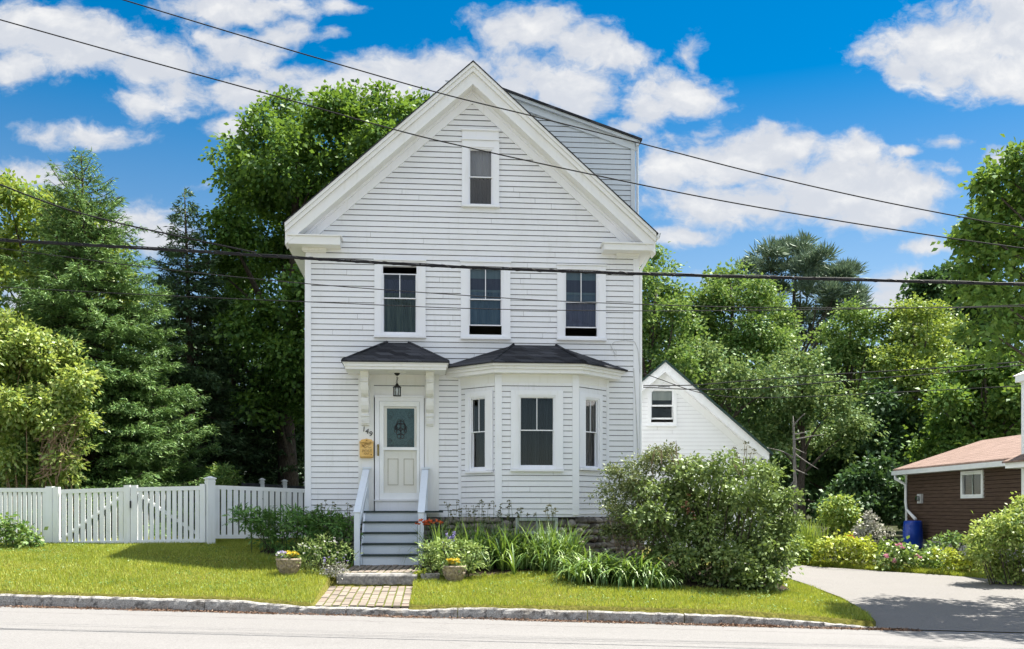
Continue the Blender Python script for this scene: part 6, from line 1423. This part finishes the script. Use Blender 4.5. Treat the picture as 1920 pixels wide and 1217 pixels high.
# ---------------------------------------------------------------- beds, lawn blades, litter
mb = MB()
def bed(pts, dz=.012, nseg=24):
    n = len(pts)
    for i in range(n-1):
        (xa, y0a, y1a), (xb, y0b, y1b) = pts[i], pts[i+1]
        for k_ in range(6):
            t0, t1 = k_/6, (k_+1)/6; Q = [(xa, y0a+(y1a-y0a)*t0), (xb, y0b+(y1b-y0b)*t0), (xb, y0b+(y1b-y0b)*t1), (xa, y0a+(y1a-y0a)*t1)]
            mb.face([(x2, y2, h(x2, y2)+dz) for x2, y2 in Q])
BEDS = [[(-5.0, 19.6, 20.6), (-4.2, 19.0, 20.7), (-3.3, 18.2, 20.8), (-3.12, 18.0, 20.8)], [(-1.68, 18.0, 20.9), (-1.2, 18.0, 20.9), (-.5, 18.3, 20.9), (.4, 18.75, 21), (1.2, 18.6, 21.1), (1.6, 17.7, 21.2), (2.4, 17.6, 21.2), (3.2, 17.6, 21.3), (4.2, 17.65, 21.3), (4.9, 18.0, 21.3), (5.2, 18.6, 21.3)]]
for bd in BEDS:
    fine = []
    for i in range(len(bd)-1):
        for k_ in range(5): t = k_/5; fine.append(tuple(bd[i][j]*(1-t)+bd[i+1][j]*t for j in range(3)))
    fine.append(bd[-1]); bed(fine)
tag(mb.build('garden_bed', M['soil']), kind='structure')
def in_bed(x, y):
    m_ = np.zeros(len(x), bool)
    for bd in BEDS:
        a = np.array(bd); ok = (x > a[0, 0]) & (x < a[-1, 0]); m_ |= ok & (y > np.interp(x, a[:, 0], a[:, 1])+.03) & (y < np.interp(x, a[:, 0], a[:, 2]))
    return m_
def grass(n, xr, yr, hgt, wd, name='grass'):
    x = R.uniform(*xr, n); u = R.random(n); y = yr[0]+(yr[1]-yr[0])*u
    path = (x > -3.14) & (x < -1.68) & (y < 19.7) & (y > 17.6); path |= (x > -3.07-.075*(y-15.36)) & (x < -1.57-.072*(y-15.36)) & (y < 17.65)
    drv = x > np.interp(y, LY, LXl)-.02
    zone = ~path & ~in_bed(x, y) & ~drv & (y < 20.75+.0*x); zone |= (~path & ~drv & (x < -4.4) & (y < 22.5) & (y > 20.7))
    lo_ = (y > 15.33+.05*np.sin(x*3.1)*np.sin(x*7.7+1)+.02*R.normal(size=n)); k = zone & lo_; x, y = x[k], y[k]; n = len(x); z = H(x, y)-.004
    hv = hgt*R.uniform(.5, 1.25, n)*(1+.35*np.sin(x*1.3+y*2)*np.sin(y*1.9-x*.7)); az = R.uniform(0, 6.28, n); ln = R.uniform(.1, .75, n)*hv
    P = np.stack([x, y, z], -1); s_ = np.stack([np.cos(az+1.57), np.sin(az+1.57), 0*az], -1)*wd*R.uniform(.7, 1.3, n)[:, None]; tip = P+np.stack([np.cos(az)*ln, np.sin(az)*ln, hv], -1)
    V = np.stack([P-s_, P+s_, tip], 1).reshape(-1, 3); np_mesh(name, V, np.arange(n*3).reshape(-1, 3), L['grass'], None, k=3, kind='stuff')
    tag(bpy.context.scene.objects[name], 'short mown yellow green grass of the front lawn', 'grass')
grass(330000, (-12.5, 6.1), (15.36, 22.3), .058, .0055)
def clover(n=8000):
    cx_ = R.uniform(-12, 5.9, 260); cy_ = R.uniform(15.5, 20.6, 260); i = R.integers(0, 260, n); x = cx_[i]+R.normal(0, .16, n); y = cy_[i]+R.normal(0, .13, n)
    k = ~in_bed(x, y) & ~((x > -3.35) & (x < -1.55)) & (y > 15.4) & (y < 20.7) & (x < np.interp(y, LY, LXl)-.1); x, y = x[k], y[k]; n = len(x)
    P = np.stack([x, y, H(x, y)+R.uniform(.025, .06, n)], -1); l = R.uniform(.018, .042, n); D = R.normal(size=(n, 3)); D[:, 2] *= .3
    o = leaf_mesh('clover', P, D, unit(UP+R.normal(0, .35, (n, 3))), l, l*.8, L['mid'], None); tag(o, 'patches of darker clover and weeds in the lawn', 'clover', None, 'stuff')
clover()
# verge strip along the garden bed across the driveway
def verge():
    n = 16000; t = R.random(n); px = 1500+430*t; Yv = np.interp(px, [1500, 1540, 1660, 1780, 1930], [25.3, 24.9, 23.9, 22.9, 21.6])+np.abs(R.normal(0, .35, n))
    x = (px-960)/F*Yv; z = H(x, Yv); hv = R.uniform(.05, .14, n); az = R.uniform(0, 6.28, n); P = np.stack([x, Yv, z], -1); s_ = np.stack([-np.sin(az), np.cos(az), 0*az], -1)*.009
    tip = P+np.stack([np.cos(az)*hv*.5, np.sin(az)*hv*.5, hv], -1); np_mesh('verge_grass', np.stack([P-s_, P+s_, tip], 1).reshape(-1, 3), np.arange(n*3).reshape(-1, 3), L['grass'], None, k=3, kind='stuff')
    tag(S.objects['verge_grass'], 'rough grass edging the driveway bed', 'grass')
verge()
def litter():
    n = 17000; x = np.where(R.random(n) < .7, R.uniform(-12, 6.2, n), R.uniform(2.2, 6.0, n)); d = np.abs(R.normal(0, .06, n)); y = 15.19-d-.02*np.sin(x*3); k = R.random(n) < .35+.65*(np.sin(x*1.7)*np.sin(x*.63+1) > -.2)
    x, y, d = x[k], y[k], d[k]; n = len(x); z = roadz(x)+R.uniform(.0, .02, n)*np.exp(-d*20)+.003; D = R.normal(size=(n, 3)); D[:, 2] *= .25
    N = unit(UP+R.normal(0, .4, (n, 3))); l = R.uniform(.015, .05, n); o = leaf_mesh('leaf_litter', np.stack([x, y, z], -1), D, N, l, l*.45, L['litter'], None); tag(o, 'dry brown leaf litter along the kerb', 'leaf litter', None, 'stuff')
litter()
